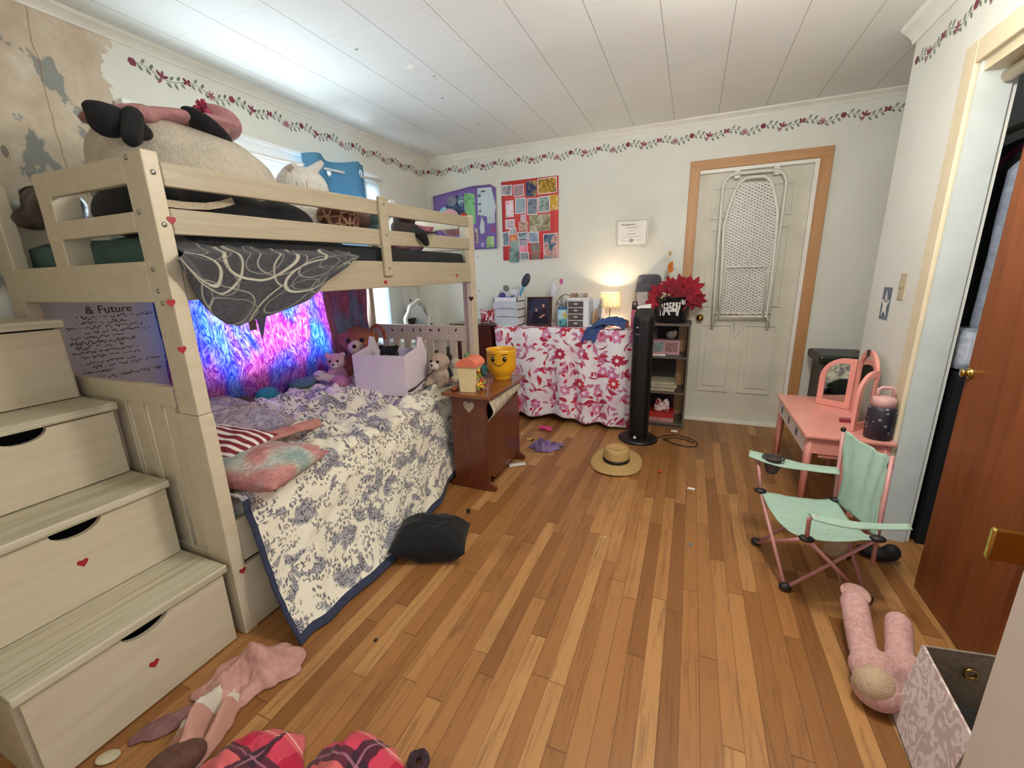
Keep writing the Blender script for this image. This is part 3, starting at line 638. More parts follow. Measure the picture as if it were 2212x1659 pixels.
t = plush('plush_toy', 'brown giraffe-spotted plush lying behind the upper bunk rail', (X, a.y, 1.47), [('e', (X, a.y, a.z-.005), (.085, .115, .065)), ('e', (X, a.y-.05, a.z), (.07, .06, .065)), ('e', (X+.01, a.y-.085, a.z+.05), (.02, .016, .022)), ('e', (X+.01, a.y+.1, a.z+.04), (.02, .016, .022))], m_gir, .008)
b = FX(783, 475, X); part(t, 'muzzle', [('e', b, (.045, .042, .042))], fur('8f6a5e'))
X = -1.62; a = FX(806, 476, X)
t = plush('plush_toy', 'small teal and white bunny plush beside the giraffe-spotted plush', (X, a.y, 1.48), [('e', (X, a.y, a.z-.012), (.05, .05, .05)), ('e', (X, a.y-.01, a.z+.03), (.032, .03, .03))], fur('5f7f7c', '3d5754'), .007)
part(t, 'ear', [('e', FX(792, 464, X), (.02, .018, .024)), ('c', FX(800, 462, X), FX(818, 452, X), .016, .02)], fur('d8d8d8'), .006)
X = -1.95; a = FX(846, 437, X)
solo('plush_ball', 'white fuzzy ball peeking over the upper rail just past the brace', 'toy', MB().ell(a+Vector((0, 0, -.01)), .03).ell((a.x, a.y, 1.585), (.045, .045, .125)), fur('dcd6cc'), remesh=.01)
a = FX(972, 468, -1.72)
t = plush('plush_toy', 'pink-headed plush peeking over the far end of the upper rail', (a.x, a.y, 1.5), [('e', a, (.06, .09, .055)), ('e', a+Vector((0, .02, -.08)), (.07, .1, .06))], fur('d8a8b0'), .010)
part(t, 'red_patch', [('e', FX(1003, 466, -1.70), (.03, .03, .018), (-.4, 0, 0))], fur('c0392f'))
part(t, 'black_patch', [('e', FX(1012, 471, -1.68), (.03, .035, .014), (-.4, 0, 0))], m_pl_black)
n = NT('tiedye_plush'); f_ = n.noise(n.tc(), 5, 3, .6); n.bump(n.noise(n.tc(), 70, 3), .6, .01)
m_tie = n.fin(n.ramp(f_, [(.35, 'b79ad8'), (.48, 'c88ab0'), (.58, 'c8607c'), (.7, 'dcb0b8')]), .9)
a = FX(925, 492, -1.70)
def pillow(name, label, cat, M, w, h, t, mat, group=None, seed=0, tag_=True, uvs=(1, 1), pinch=.12):
    mb = MB()
    for sg in (1, -1):
        def f(u, v, sg=sg):
            a, b = 2*u-1, 2*v-1; k = max(0, (1-abs(a)**2.4)*(1-abs(b)**2.4))**.55
            sx = 1-pinch*(1-abs(a))*abs(b)**3*0-pinch*(abs(b)**2)*(1-abs(a))*0; xx = a*(1-pinch*(1-b*b)*abs(a)**3); yy = b*(1-pinch*(1-a*a)*abs(b)**3)
            return M @ Vector((xx*w/2, yy*h/2, sg*t/2*k*(1+.25*nz(a*2.3, b*2.3, seed+sg))+.006*nz(a*5, b*5, seed)))
        mb.grid(f, 34, 34, uvs)
    bmesh.ops.remove_doubles(mb.bm, verts=mb.bm.verts[:], dist=.0006)
    return solo(name, label, cat, mb, mat, group) if tag_ else mb
def MX(loc, rx=0, ry=0, rz=0): return Matrix.Translation(Vector(loc)) @ Euler((rx, ry, rz)).to_matrix().to_4x4()
pillow('cushion', 'lilac and pink tie-dye cushion at the far end of the upper bunk', 'cushion', MX((-1.72, 2.42, 1.55), 0, -.9, 0), .2, .42, .1, m_tie, seed=2)
a = FX(873, 475, -1.62); b = FX(905, 495, -1.50)
t = plush('plush_toy', 'brown and black plush sprawled over the far part of the upper rail', (a.x, a.y, 1.46), [('e', a+Vector((0, 0, -.005)), (.06, .075, .05)), ('c', FX(858, 492, -1.6), FX(893, 496, -1.50), .038, .034)], fur('4a3832', '2b201e'), .008)
part(t, 'arm', [('c', FX(893, 497, -1.50), FX(912, 508, -1.425), .032, .03), ('c', FX(912, 508, -1.425), FX(921, 525, -1.42), .030, .020), ('c', FX(915, 502, -1.42), FX(940, 503, -1.43), .009, .007)], m_pl_black, .007)
a = FX(811, 547, -1.545); solo('plush_toy', 'small rust and tan plush squeezed between upper mattress and rail', 'plush toy', MB().ell(a, (.04, .035, .04)), fur('84604e', '6a3530'))
# things at the stair entry of the upper bunk
a = FY(70, 450, .86)
solo('satin_jacket', 'dark brown shiny satin clothing spilling through the bunk entry gap', 'clothing', MB().ell(FY(75, 425, 1.0), (.13, .07, .05), (0, .2, 0)).ell(FY(125, 455, .93), (.13, .08, .075), (0, -.2, 0)).ell(FY(72, 475, .90), (.08, .06, .04), (0, .1, 0)).ell(FY(95, 440, .93), (.10, .06, .06)), paint('33211f', .3, .4, bump=.6, sc=9), remesh=.012)
solo('plush_toy', 'grey zebra-striped plush just inside the upper bunk entry gap', 'plush toy', MB().ell(FY(72, 530, .98), (.11, .08, .05)).ell(FY(45, 515, .93), (.05, .04, .03)), fur('9a948e', '3a3634', .35), remesh=.01)
solo('white_cloth', 'white spotted cloth lying at the wall side of the bunk entry gap', 'cloth', MB().ell(FY(12, 440, .93), (.07, .05, .05)).ell(FY(30, 445, .90), (.05, .03, .025)), fabric('cfcfca', '9a9a96', 10), remesh=.01)
c = FY(150, 430, 1.02); solo('fur_trim', 'white fluffy trim beside the black bag in the entry gap', 'plush toy', MB().cap(FY(148, 412, .98), FY(172, 462, .98), .02, .014).cap(FY(130, 405, 1.0), FY(156, 410, 1.0), .014, .02), fur('e2e0dc', 'b0aeb0'), remesh=.008)
# ================================================================ LOWER BUNK
n = NT('toile_quilt'); uv = n.tc('UV'); wp = n.vm('ADD', uv, n.vm('SCALE', n.noise(uv, 14, 3, w='Color'), sc=.03))
clus = n.step(n.noise(uv, 8.5, 3, .55, .4), .47, .52)
pet = n.vor(wp, 26, dims='2D'); ring = n.step(n.ma('ABSOLUTE', n.ma('SUBTRACT', n.ma('FRACT', n.ma('MULTIPLY', pet, 3.1)), .5)), .08, .3)
leafn = n.step(n.vor(n.mp(wp, (1.7, .8, 1), rot=(0, 0, .7)), 38, dims='2D'), .30, .22)
leafn = n.ma('SUBTRACT', 1, n.step(n.vor(n.mp(wp, (1.7, .8, 1), rot=(0, 0, .7)), 34, dims='2D'), .24, .32))
leaf2 = n.ma('SUBTRACT', 1, n.step(n.vor(n.mp(wp, (.7, 1.9, 1), rot=(0, 0, .4)), 30, dims='2D'), .20, .27))
spr = n.step(n.noise(uv, 9.0, 3, .6, .4), .45, .50)
shade = n.noise(wp, 40, 4, .7)
cc = n.mix(n.ma('MULTIPLY', n.ma('MULTIPLY', leafn, spr), .85), lin('e9e2cb'), lin('605d66'))
cc = n.mix(n.ma('MULTIPLY', n.ma('MULTIPLY', leaf2, spr), .7), cc, lin('484654'))
rose = n.mix(n.ma('MULTIPLY', ring, n.step(shade, .3, .6)), lin('b0adae'), lin('474550'))
cc = n.mix(n.ma('MULTIPLY', clus, n.step(n.vor(uv, 7.5, dims='2D'), .5, .36) if False else n.ma('SUBTRACT', 1, n.step(n.vor(wp, 6.2, dims='2D'), .36, .44))), cc, rose)
n.bump(n.noise(uv, 30, 5, .7), .5, .01); m_toile = n.fin(cc, .85, Sheen_Weight=.2)
m_navy = fabric('343a52', '2a2f44', 60)
hemq = [Vector(a) for a in ((-1.245, .845, .012), (-1.235, .96, .012), (-1.228, 1.08, .014), (-1.215, 1.21, .014), (-1.212, 1.34, .015), (-1.235, 1.5, .02), (-1.262, 1.66, .02), (-1.275, 1.85, .03), (-1.35, 2.05, .05), (-1.365, 2.25, .06), (-1.37, 2.45, .06), (-1.37, 2.70, .06))]
def f(u, v):
    h = plin(hemq, u); yt = lerp(.875, 2.71, u)
    wr = .022*nz(u*13, v*7, 1)+.016*nz(u*26, v*16, 5)+.008*nz(u*50, v*30, 9)
    if v < .52:
        k = v/.52; x = lerp(-2.42, -1.45, k); z = .528+.05*math.exp(-((k-.25)/.3)**2)*(.4+.6*min(1, u*2))+wr*1.7+.03*(1-min(1, abs(nz(u*11+2*nz(u*4, k*3), k*4, 3))*3.2))+.016*(1-min(1, abs(nz(u*21, k*9, 13))*3)); z = max(z, .508)
        y = yt+.03*nz(u*4, v*5); y = min(max(y, .872), 2.74)
        e = max(0, (k-.9)/.1); z = lerp(z, .535, e*.6)
        return Vector((x, y, z))
    k = (v-.52)/.48; kk = k
    z = lerp(.535, h.z, 1-(1-k)**1.05) if k < 1 else h.z
    bulge = math.sin(PI*min(1, k*1.1))*.02
    x = lerp(-1.45, h.x, k**2.6*.85+k*.15)+bulge+.022*math.sin(u*34+5*nz(u*4, 1)+2*k)*k*(1-.5*k)*(.5+nz(u*5, 3))+wr*.5*math.sin(PI*k)+.025*min(1, k*5)
    y = lerp(yt, h.y, k**1.5)
    if k > .97: z = h.z
    if k == 0: return Vector((-1.45+.0, yt, .535+wr*.2))
    x = max(x, -1.43)
    return Vector((x, y, z))
mbq = MB().grid(f, 170, 130, (1.95, 1.55))
for fc in mbq.bm.faces:
    uvv = fc.loops[0][mbq.uv].uv
    if uvv.y > 1.55*.972 or uvv.x < .022 and uvv.y > .8: fc.material_index = 1
solo('quilt', 'off-white quilt with blue-grey toile roses and navy edge, spilling from the lower bunk', 'quilt', mbq, [m_toile, m_navy], solid=.008)
# pillows
n = NT('shaggy_pastel'); p = n.tc('Object'); wv = n.noise(p, 4.2, 2, .5, .3)
rb = n.ramp(wv, [(.36, '9fb9ae'), (.46, 'cfd0c2'), (.54, 'd99a92'), (.62, 'cf8a86'), (.72, 'c9b8b4')]); s_ = n.noise(n.mp(n.vm('ADD', p, n.vm('SCALE', n.noise(p, 9, 2, w='Color'), sc=.08)), (70, 22, 70)), 1, 4, .7, 1.2)
n.bump(s_, .9, .012); m_shag = n.fin(n.mix(n.ma('MULTIPLY', n.step(s_, .6, .38), .35) if False else n.ma('MULTIPLY', n.ma('SUBTRACT', 1, n.step(s_, .38, .6)), .35), rb, lin('6d5550')), .95)
n = NT('shaggy_lilac'); p = n.tc('Object'); s_ = n.noise(n.mp(n.vm('ADD', p, n.vm('SCALE', n.noise(p, 9, 2, w='Color'), sc=.08)), (60, 26, 60)), 1, 4, .7, 1.2)
n.bump(s_, .9, .012); m_shl = n.fin(n.mix(n.step(s_, .36, .62), lin('877a90'), n.mix(n.step(n.noise(p, 4), .45, .6), lin('bdb4cc'), lin('d2b8ae'))), .95)
pillow('pillow', 'shaggy lilac-grey pillow at the head of the lower bunk', 'pillow', MX((-1.98, 1.19, .655), -.05, .16, .25), .50, .40, .20, m_shl, seed=1)
pillow('pillow', 'shaggy pastel pink and mint pillow overhanging the lower bunk front corner', 'pillow', MX((-1.565, 1.03, .588), .02, .05, .22), .46, .34, .13, m_shag, seed=4)
n = NT('striped_cushion'); u_ = n.sep(n.tc('UV')); m_str = n.fin(n.mix(n.ma('LESS_THAN', n.ma('FRACT', n.ma('MULTIPLY', u_[1], 7)), .42), lin('7d2436'), lin('e5ddd0')), .85)
pillow('cushion', 'burgundy and white striped cushion between the two shaggy pillows', 'cushion', MX((-1.74, 1.0, .665), .25, .16, .30), .40, .24, .09, m_str, seed=6)
solo('pink_blanket', 'dusty pink strip of blanket twisting out from under the pillows', 'blanket', MB().grid(lambda u, v: Vector(plin([FZ(500, 955, .60), FZ(560, 950, .62), FZ(610, 938, .615), FZ(650, 925, .61), FZ(690, 915, .605)], u))+Vector((0, 0, .02*math.sin(PI*v)+.012*nz(u*5, v*4)))+(v-.5)*Vector((.10, -.06, 0))*(1-.3*u), 30, 14), fabric('c4877d', 'a86e66', 12), solid=.012)
solo('pink_blanket', 'pale pink satin-edged fold lying on the quilt beside the pastel pillow', 'blanket', MB().grid(lambda u, v: Vector(plin([FZ(590, 985, .60), FZ(630, 972, .605), FZ(665, 968, .60), FZ(690, 972, .59)], u))+Vector((0, 0, .015*math.sin(PI*v)))+(v-.5)*Vector((.05, -.03, 0)), 20, 10), fabric('c99a92', 'b5837c', 12), solid=.01)
# white box with handles
bxm = paint('e3d6dc', .4, .03); t = thing('toy_box', 'open white wooden toy box standing on the quilt, filled with plush toys', 'box', (-1.83, 2.25, .56), .12)
M = t.matrix_basis
def LB(name, a, b, mat=bxm, par=t, **k): mb = MB().box(a, b); build(name, mb, mat, par, world=False, **k)
LB('front_panel', (-.19, -.15, 0), (.19, -.138, .262)); LB('back_panel', (-.19, .138, 0), (.19, .15, .262)); LB('bottom_panel', (-.178, -.138, 0), (.178, .138, .01))
for sx in (-1, 1):
    xa = sx*.184
    mb = MB(); mb.prism([(xa-.006, -.138, 0), (xa-.006, .138, 0), (xa-.006, .138, .25), (xa-.006, .10, .345), (xa-.006, .055, .355), (xa-.006, .03, .29), (xa-.006, -.138, .262)], (.012, 0, 0))
    build('side_panel', mb, bxm, t, world=False, bev=.003)
def toy(label, base, body, head, mat, ears=None, muzzle=None, mmat=None, eyes=True, vox=.008, extra=None, arms=True, grp=None, face=(0, -1, 0)):
    bx, by, bz = base; br, hr = body, head; hz = bz+br*1.5+hr*.8; fv = Vector(face).normalized(); sd = Vector((0, 0, 1)).cross(fv)
    B = [('e', (bx, by, bz+br*.9), (br*.85, br*.75, br)), ('e', (bx, by, hz), (hr*1.05, hr*.95, hr))]
    bc = Vector((bx, by, bz+br*.5)); c_ = Vector((bx, by, hz))
    if arms:
        for s_ in (-1, 1): B += [('c', bc+sd*s_*br*.6, bc+sd*s_*br*.75+fv*br*1.1+Vector((0, 0, -br*.2)), br*.30), ('c', bc+sd*s_*br*.7+Vector((0, 0, br*.8)), bc+sd*s_*br*1.15+fv*br*.5+Vector((0, 0, br*.1)), br*.24)]
    if ears: B += [('e', c_+sd*s_*hr*.85+Vector((0, 0, hr*ears[1])), (hr*ears[0],)*3) for s_ in (-1, 1)]
    t = plush('plush_toy', label, base, B, mat, vox, group=grp)
    if muzzle:
        mz = c_+fv*hr*.85+Vector((0, 0, -hr*.25)); part(t, 'muzzle', [('e', mz, (hr*muzzle,)*3)], mmat or mat); part(t, 'nose', [('e', mz+fv*hr*muzzle*.9+Vector((0, 0, hr*.15)), hr*.13)], m_eye)
    if eyes:
        for s_ in (-1, 1): part(t, 'eye', [('e', c_+fv*hr*.88+sd*s_*hr*.42+Vector((0, 0, hr*.22)), hr*.15)], m_eye)
    return t
toy('large brown puppy plush with orange headband behind the toy box', (-2.27, 2.44, .60), .10, .115, fur('a8633f', '7e4529'), (.45, .2), .5, fur('d8c0a8'), face=(.6, -1, 0))
a = FY(800, 735, 2.42)
solo('headband', 'orange-brown hoop standing behind the large puppy plush', 'hoop', MB().tube([(a.x+.07*math.cos(t_), 2.50, a.z+.10*math.sin(t_)) for t_ in [PI*k/14 for k in range(15)]], .012, 8), fabric('a0522f'))
toy('small pink and white plush with dark eyes sitting beside the large puppy plush', (-2.27, 2.20, .60), .06, .06, fur('d9b4b4', 'b98a8c'), (.35, .8), .4, fur('e8dcd4'), face=(.6, -1, 0))
t = plush('plush_toy', 'small white lamb plush lying beside the pink plushes', (-2.33, 2.12, .60), [('e', (-2.33, 2.10, .655), (.045, .04, .038)), ('c', (-2.30, 2.12, .64), (-2.24, 2.17, .62), .03, .022), ('c', (-2.29, 2.09, .68), (-2.27, 2.09, .69), .012, .008)], fur('e3d8d0', 'bdb0ac'), .007)
for dx in (-.012, .018): part(t, 'eye', [('e', (-2.33+dx+.01, 2.062, .662), .005)], m_eye)
solo('cushion', 'round pink plush cushion under the small pink plush', 'cushion', MB().ell((-2.17, 2.13, .62), (.07, .06, .045)), fur('c98ca0'))
solo('plush_toy', 'dull teal plush lying flat at the wall side of the lower bunk', 'plush toy', MB().ell((-2.40, 2.02, .62), (.07, .11, .035)).ell((-2.37, 2.09, .64), (.035, .035, .03)), fur('5f7f90', '45606e'), remesh=.009)
solo('cap', 'brown and maroon cap by the wall above the lilac pillow', 'cap', MB().ell((-2.38, 1.55, .60), (.07, .09, .05)).ell((-2.33, 1.62, .585), (.06, .07, .012)), fur('5c3a38', '3d2426'), remesh=.008)
solo('teal_cloth', 'small bright teal cloth between the quilt and the rainbow blanket', 'cloth', MB().ell((-2.40, 1.74, .60), (.05, .08, .06)), fabric('2f8aa0'), remesh=.01)
toy('black plush with round head poking out of the white toy box', (-1.84, 2.25, .60), .10, .062, m_pl_black, (.32, .8), .45, fur('6a5a50'), face=(.2, -1, 0))
toy('rainbow-eared black and white plush beside the toy box', (-1.585, 2.50, .575), .065, .055, fur('2a2730', '16151a'), (.5, .6), .5, fur('d8d0d0'), face=(.2, -1, 0))
toy('grey-tan puppy plush with brown ears right of the toy box', (-1.545, 2.40, .575), .072, .066, fur('c2ab98', '9c8472'), (.4, .1), .5, fur('e0d2c2'), face=(-.1, -1, 0))
t = plush('plush_toy', 'cream teddy plush lying curled near the foot of the lower bunk', (-1.46, 2.52, .575), [('e', (-1.50, 2.56, .62), (.07, .06, .05)), ('e', (-1.56, 2.64, .675), (.045, .045, .042)), ('c', (-1.50, 2.55, .60), (-1.49, 2.48, .60), .03, .026), ('c', (-1.56, 2.53, .62), (-1.56, 2.47, .65), .026, .024), ('c', (-1.55, 2.60, .66), (-1.48, 2.60, .68), .02, .02)], fur('d9cab0', 'b9a88c'), .008)
part(t, 'paw_pad', [('e', (-1.49, 2.452, .60), (.016, .006, .016))], fur('c4938a'))
solo('scarf', 'dark brown ribbon hanging over the side of the toy box', 'scarf', MB().grid(lambda u, v: Vector(plin([Vector((-1.53, 2.36, .72)), Vector((-1.57, 2.28, .66)), Vector((-1.61, 2.19, .60)), Vector((-1.63, 2.13, .585))], u))+Vector((.03*(v-.5), 0, .03*(v-.5))), 14, 3), fabric('4c3532'), solid=.006)
# ================================================================ NIGHTSTAND
m_nw = wood('6e3620', '4f2213', 1, 'Z', .35, coat=.3); m_nt = wood('8a4e2a', '6f3a1c', 1, 'Y', .25, key='top', coat=.5)
t = thing('nightstand', 'narrow dark cherry wood side cabinet with heart cut-out beside the bunk bed', 'nightstand', (-1.175, 2.37, 0))
NX0, NX1, NY0, NY1 = -1.302, -1.062, 2.115, 2.625
build('top', MB().box((-1.345, 2.075, .602), (-1.02, 2.665, .622)), m_nt, t, bev=.006)
def heart2(cx_, cz_, s): return [(cx_+s*math.sin(a)**3, cz_+s*(.85*math.cos(a)-.33*math.cos(2*a)-.13*math.cos(3*a)-.05*math.cos(4*a))) for a in [2*PI*k/24 for k in range(24)]]
for yy in (NY0, NY1-.02):
    mb = MB(); out = [(NX0-.01, .602), (NX0+.006, .53), (NX0, .46), (NX0, .05), (NX0-.02, .045), (NX0-.035, .025), (NX0-.02, .002), (NX1+.02, .002), (NX1+.045, .012), (NX1+.045, .035), (NX1+.02, .05), (NX1, .06), (NX1, .46), (NX1-.008, .53), (NX1+.01, .602)]
    mb.prism([(x, yy, z) for x, z in out], (0, .02, 0)); build('end_panel', mb, m_nw, t, bev=.004)
build('heart_cutout', MB().prism([(x, NY0-.0015, z) for x, z in heart2(-1.18, .54, .038)], (0, .001, 0)), fabric('b9ab92', '9c8f78', 30), t)
build('side_panel', MB().prism([(NX1-.012, NY0+.02, .44), (NX1-.012, NY1-.02, .50), (NX1-.012, NY1-.02, .10), (NX1-.012, NY1-.08, .055), (NX1-.012, NY0+.09, .055), (NX1-.012, NY0+.02, .10)], (.010, 0, 0)), m_nw, t)
build('side_panel', MB().box((NX0, NY0+.02, .06), (NX0+.012, NY1-.02, .46)), m_nw, t); build('bottom_panel', MB().box((NX0, NY0+.02, .08), (NX1-.012, NY1-.02, .095)), m_nw, t)
def f(u, v): return Vector((NX1-.02+.045*math.sin(PI*min(v*1.2, 1))+.01*nz(u*4, v*3), lerp(NY0+.03, NY1-.03, u), lerp(.60, lerp(.40, .50, u), v)))
solo('cloth_bundle', 'beige folded cloth stuffed in the open top of the side cabinet', 'cloth', MB().grid(f, 30, 16), fabric('c6b9a0', 'a89b84', 30), solid=.006)
# toy house on the nightstand
c = Vector((-1.20, 2.20, .622)); t = thing('toy_house', 'cream toy cottage with coral rounded roof on the side cabinet', 'toy house', c, .12)
mb = MB().quadbox([(-.047, -.07, 0), (.047, -.07, 0), (.047, .07, 0), (-.047, .07, 0), (-.06, -.07, .155), (.06, -.07, .155), (.06, .07, .155), (-.06, .07, .155)]); build('walls', mb, paint('dfcb98', .5, .03), t, world=False, bev=.003)
mb = MB(); pr = [(.066*math.cos(a), .155+.052*math.sin(a)) for a in [PI*k/14 for k in range(15)]]
mb.prism([(x, -.078, z) for x, z in pr], (0, .156, 0)); build('roof', mb, paint('e2785a', .45, .05), t, world=False)
build('chimney', MB().ell((-.02, .0, .212), (.018, .02, .016)), fur('6f8a5c'), t, world=False)
mb = MB(); rnd = random.Random(9)
for k in range(26): mb.ell((.062+rnd.uniform(-.006, .01), rnd.uniform(-.07, .07), rnd.uniform(.01, .15)), rnd.uniform(.008, .014), seg=8, mi=rnd.randrange(3))
build('flowers', mb, [paint('d8a82f', .5), paint('a8322c', .5), paint('7a8f3a', .5)], t, world=False)
build('wreath', MB().tube([(.082, .015+.024*math.cos(a), .12+.028*math.sin(a)) for a in [2*PI*k/16 for k in range(16)]], .012, 8, closed=True), fur('2f5a58', '1d3a3c'), t, world=False)
# yellow face bucket
c = Vector((-1.135, 2.515, .622)); t = thing('face_bucket', 'yellow plastic bucket with a smiling face on the side cabinet', 'bucket', c, 0)
m_yel = gl('e0a41e', .3); Rb = .098
build('bucket_body', MB().lathe([(.001, 0), (.062, 0), (.062, .022), (.064, .028), (.088, .055), (.097, .085), (.099, .19), (.102, .205), (.098, .205), (.094, .19), (.092, .09), (.001, .05)], (0, 0, 0), 40), m_yel, t, world=False)
def onb(a, z, e=.0): r = lerp(.098, .0995, (z-.085)/.11)+.001+e; return (r*math.sin(a), -r*math.cos(a), z)
A0 = .22; m_blk = gl('141210', .3)
for s_ in (-1, 1):
    mb = MB(); mb.poly([onb(A0+s_*.40+.15*math.cos(k*PI/8), .150+.0175*math.sin(k*PI/8), .0005) for k in range(16)]); build('painted_eye', mb, m_blk, t, world=False, solid=.0006)
    mb = MB(); mb.poly([onb(A0+s_*.40+.04+.04*math.cos(k*PI/5), .156+.004*math.sin(k*PI/5), .0012) for k in range(10)]); build('eye_glint', mb, gl('f4f4f0', .3), t, world=False, solid=.0006)
    build('eyebrow', MB().tube([onb(A0+s_*.40+k*.085, .181-.0007*k*k+(k*.0010 if s_ > 0 else 0), .0) for k in range(-3, 4)], [.0008, .002, .0026, .0028, .0026, .002, .0008], 8), m_blk, t, world=False)
build('mouth', MB().tube([onb(A0+k*.07, .108+.0007*k*k, .0) for k in range(-6, 7)], [.0012]+[.0022]*11+[.0012], 8), m_blk, t, world=False)
solo('hair_clips', 'rust and gold hair accessories at the corner of the side cabinet top', 'hair clips', MB().ell((-1.30, 2.17, .633), (.022, .04, .011), (0, 0, .4)).ell((-1.285, 2.14, .636), (.015, .02, .014)).ell((-1.31, 2.21, .632), (.012, .02, .01)), paint('9c4a24', .25, .4, sc=30), remesh=.004)
# ================================================================ BACK WALL AREA
# desk with floral cloth
def leafmask(n, uv, sc, ax, ay, r0, r1, rot=0.0, off=(0, 0, 0), rr=.8):
    v = n.mp(uv, (sc, sc, 1), off); nd = n.node('TexVoronoi', voronoi_dimensions='2D'); nd.inputs['Scale'].default_value = 1; nd.inputs['Randomness'].default_value = rr; n.S(nd.inputs['Vector'], v)
    d_ = n.vm('SUBTRACT', v, nd.outputs['Position']); c_ = nd.outputs['Color']; a = n.ma('ADD', n.ma('MULTIPLY', n.sep(c_)[0], 6.28), rot); s = n.sep(d_)
    ca, sa = n.ma('COSINE', a), n.ma('SINE', a)
    x = n.ma('ADD', n.ma('MULTIPLY', s[0], ca), n.ma('MULTIPLY', s[1], sa)); y = n.ma('SUBTRACT', n.ma('MULTIPLY', s[1], ca), n.ma('MULTIPLY', s[0], sa))
    return x, y, c_
n = NT('floral_cloth'); uv = n.tc('UV'); cc = n.mix(n.step(n.noise(uv, 5, 3), .45, .75), lin('f0ebee'), lin('e3c9d8'))
def flower(cc, sc, off, R, pet, c1, c2, cen):
    x, y, c_ = leafmask(n, uv, sc, 1, 1, 0, 0, off=off, rr=.55)
    r = n.ma('SQRT', n.ma('ADD', n.ma('MULTIPLY', x, x), n.ma('MULTIPLY', y, y))); a = n.ma('ARCTAN2', y, x)
    lim = n.ma('MULTIPLY', n.ma('ADD', .78, n.ma('MULTIPLY', n.ma('ABSOLUTE', n.ma('COSINE', n.ma('MULTIPLY', a, pet/2))), .3)), R)
    on = n.ma('MULTIPLY', n.ma('LESS_THAN', r, lim), n.ma('GREATER_THAN', n.sep(c_)[1], .35)); fc = n.mix(n.ma('GREATER_THAN', n.sep(c_)[2], .5), lin(c1), lin(c2))
    cc = n.mix(on, cc, fc); return n.mix(n.ma('MULTIPLY', on, n.ma('LESS_THAN', r, R*.33)), cc, lin(cen))
cc = flower(cc, 6.5, (0, 0, 0), .30, 6, 'd98bb0', 'c97aa2', 'f2dfe8')
for sc, off, L, Wd, colr, rot in ((8, (.3, .1, 0), .40, .15, 'b3304f', .2), (10, (.7, .5, 0), .36, .15, 'cc7a9c', .9), (8, (1.7, .9, 0), .44, .05, 'a02c48', 0), (12, (2.7, 1.5, 0), .3, .13, 'c8203c', 0), (10, (3.1, 2.2, 0), .34, .12, 'cc84a8', 0)):
    x, y, c_ = leafmask(n, uv, sc, 1, 1, 0, 0, rot, off); e = n.ma('ADD', n.ma('POWER', n.ma('DIVIDE', x, L), 2), n.ma('ABSOLUTE', n.ma('DIVIDE', n.ma('ADD', y, n.ma('MULTIPLY', n.ma('MULTIPLY', x, x), .8)), Wd)))
    cc = n.mix(n.ma('MULTIPLY', n.ma('LESS_THAN', e, 1), n.ma('GREATER_THAN', n.sep(c_)[1], .52)), cc, lin(colr))
cc = flower(cc, 4.4, (.5, .35, 0), .21, 9, 'b82a48', 'c93342', 'efe6ea')
n.bump(n.noise(uv, 80, 3), .1, .002); m_flor = n.fin(cc, .8)
DX0, DX1, DY, DZ = -1.625, -.405, 3.47, .845
t = thing('desk', 'plain desk hidden under the floral cloth along the back wall', 'desk', (-1.0, 3.68, 0))
build('top', MB().box((DX0+.02, DY+.03, DZ-.03), (DX1-.02, YB-.02, DZ-.006)), m_nt, t)
for x in (DX0+.05, DX1-.05):
    for y in (DY+.06, YB-.06): build('leg', MB().box((x-.02, y-.02, 0), (x+.02, y+.02, DZ-.03)), m_nw, t)
def f(u, v):
    x = lerp(DX0, DX1, u)
    if v < .36: k = v/.36; return Vector((x, lerp(YB-.03, DY, k), DZ+.002*nz(x*6, k*4)))
    k = (v-.36)/.64; zb = .045+.022*math.sin(u*5-.3)+.012*math.sin(u*17)
    w_ = (.010+.026*k)*math.sin(u*30+2.2*nz(u*3, k))+.02*k*nz(u*4, k*2, 3)+.012*nz(u*9, k*3, 5)*k
    return Vector((lerp(DX0-.0, DX1, u)+(.10*k*(1-u)), DY-.012*math.sin(min(1, k*8)*PI/2)-w_-.02*k, lerp(DZ, zb, k)))
def f2(u, v):    # right side drop
    return Vector((DX1+.006+.012*v*math.sin(u*12), lerp(DY, YB-.03, u), lerp(DZ, .07, v)))
mb = MB().grid(f, 150, 90, (1.25, 1.25)); mb.grid(f2, 20, 20, (.45, .8)); mb.grid(lambda u, v: Vector((DX0-.004+.10*v-.01*v*math.sin(u*9), lerp(DY, YB-.03, u), lerp(DZ, .05, v))), 20, 20, (.45, .8))
solo('tablecloth', 'white cloth with red and pink flowers draped over the desk to the floor', 'tablecloth', mb, m_flor, solid=.003)
m_cher = wood('5a2420', '3d1613', 1, 'X', .2, coat=.5)
t = thing('dresser', 'dark cherry dresser between the bunk foot and the floral desk', 'dresser', (-1.86, 3.68, 0))
build('carcass', MB().box((-2.06, 3.46, .05), (-1.66, 3.91, .852)), m_cher, t, bev=.004); build('top', MB().box((-2.08, 3.44, .852), (-1.645, 3.92, .872)), m_cher, t, bev=.006)
for k in range(3):
    z = .1+.25*k; dr = build('drawer', MB().box((-2.03, 3.448, z), (-1.69, 3.46, z+.22)), m_cher, t, bev=.004); build('knob', MB().ell((-1.86, 3.435, z+.11), .014), m_brass, dr)
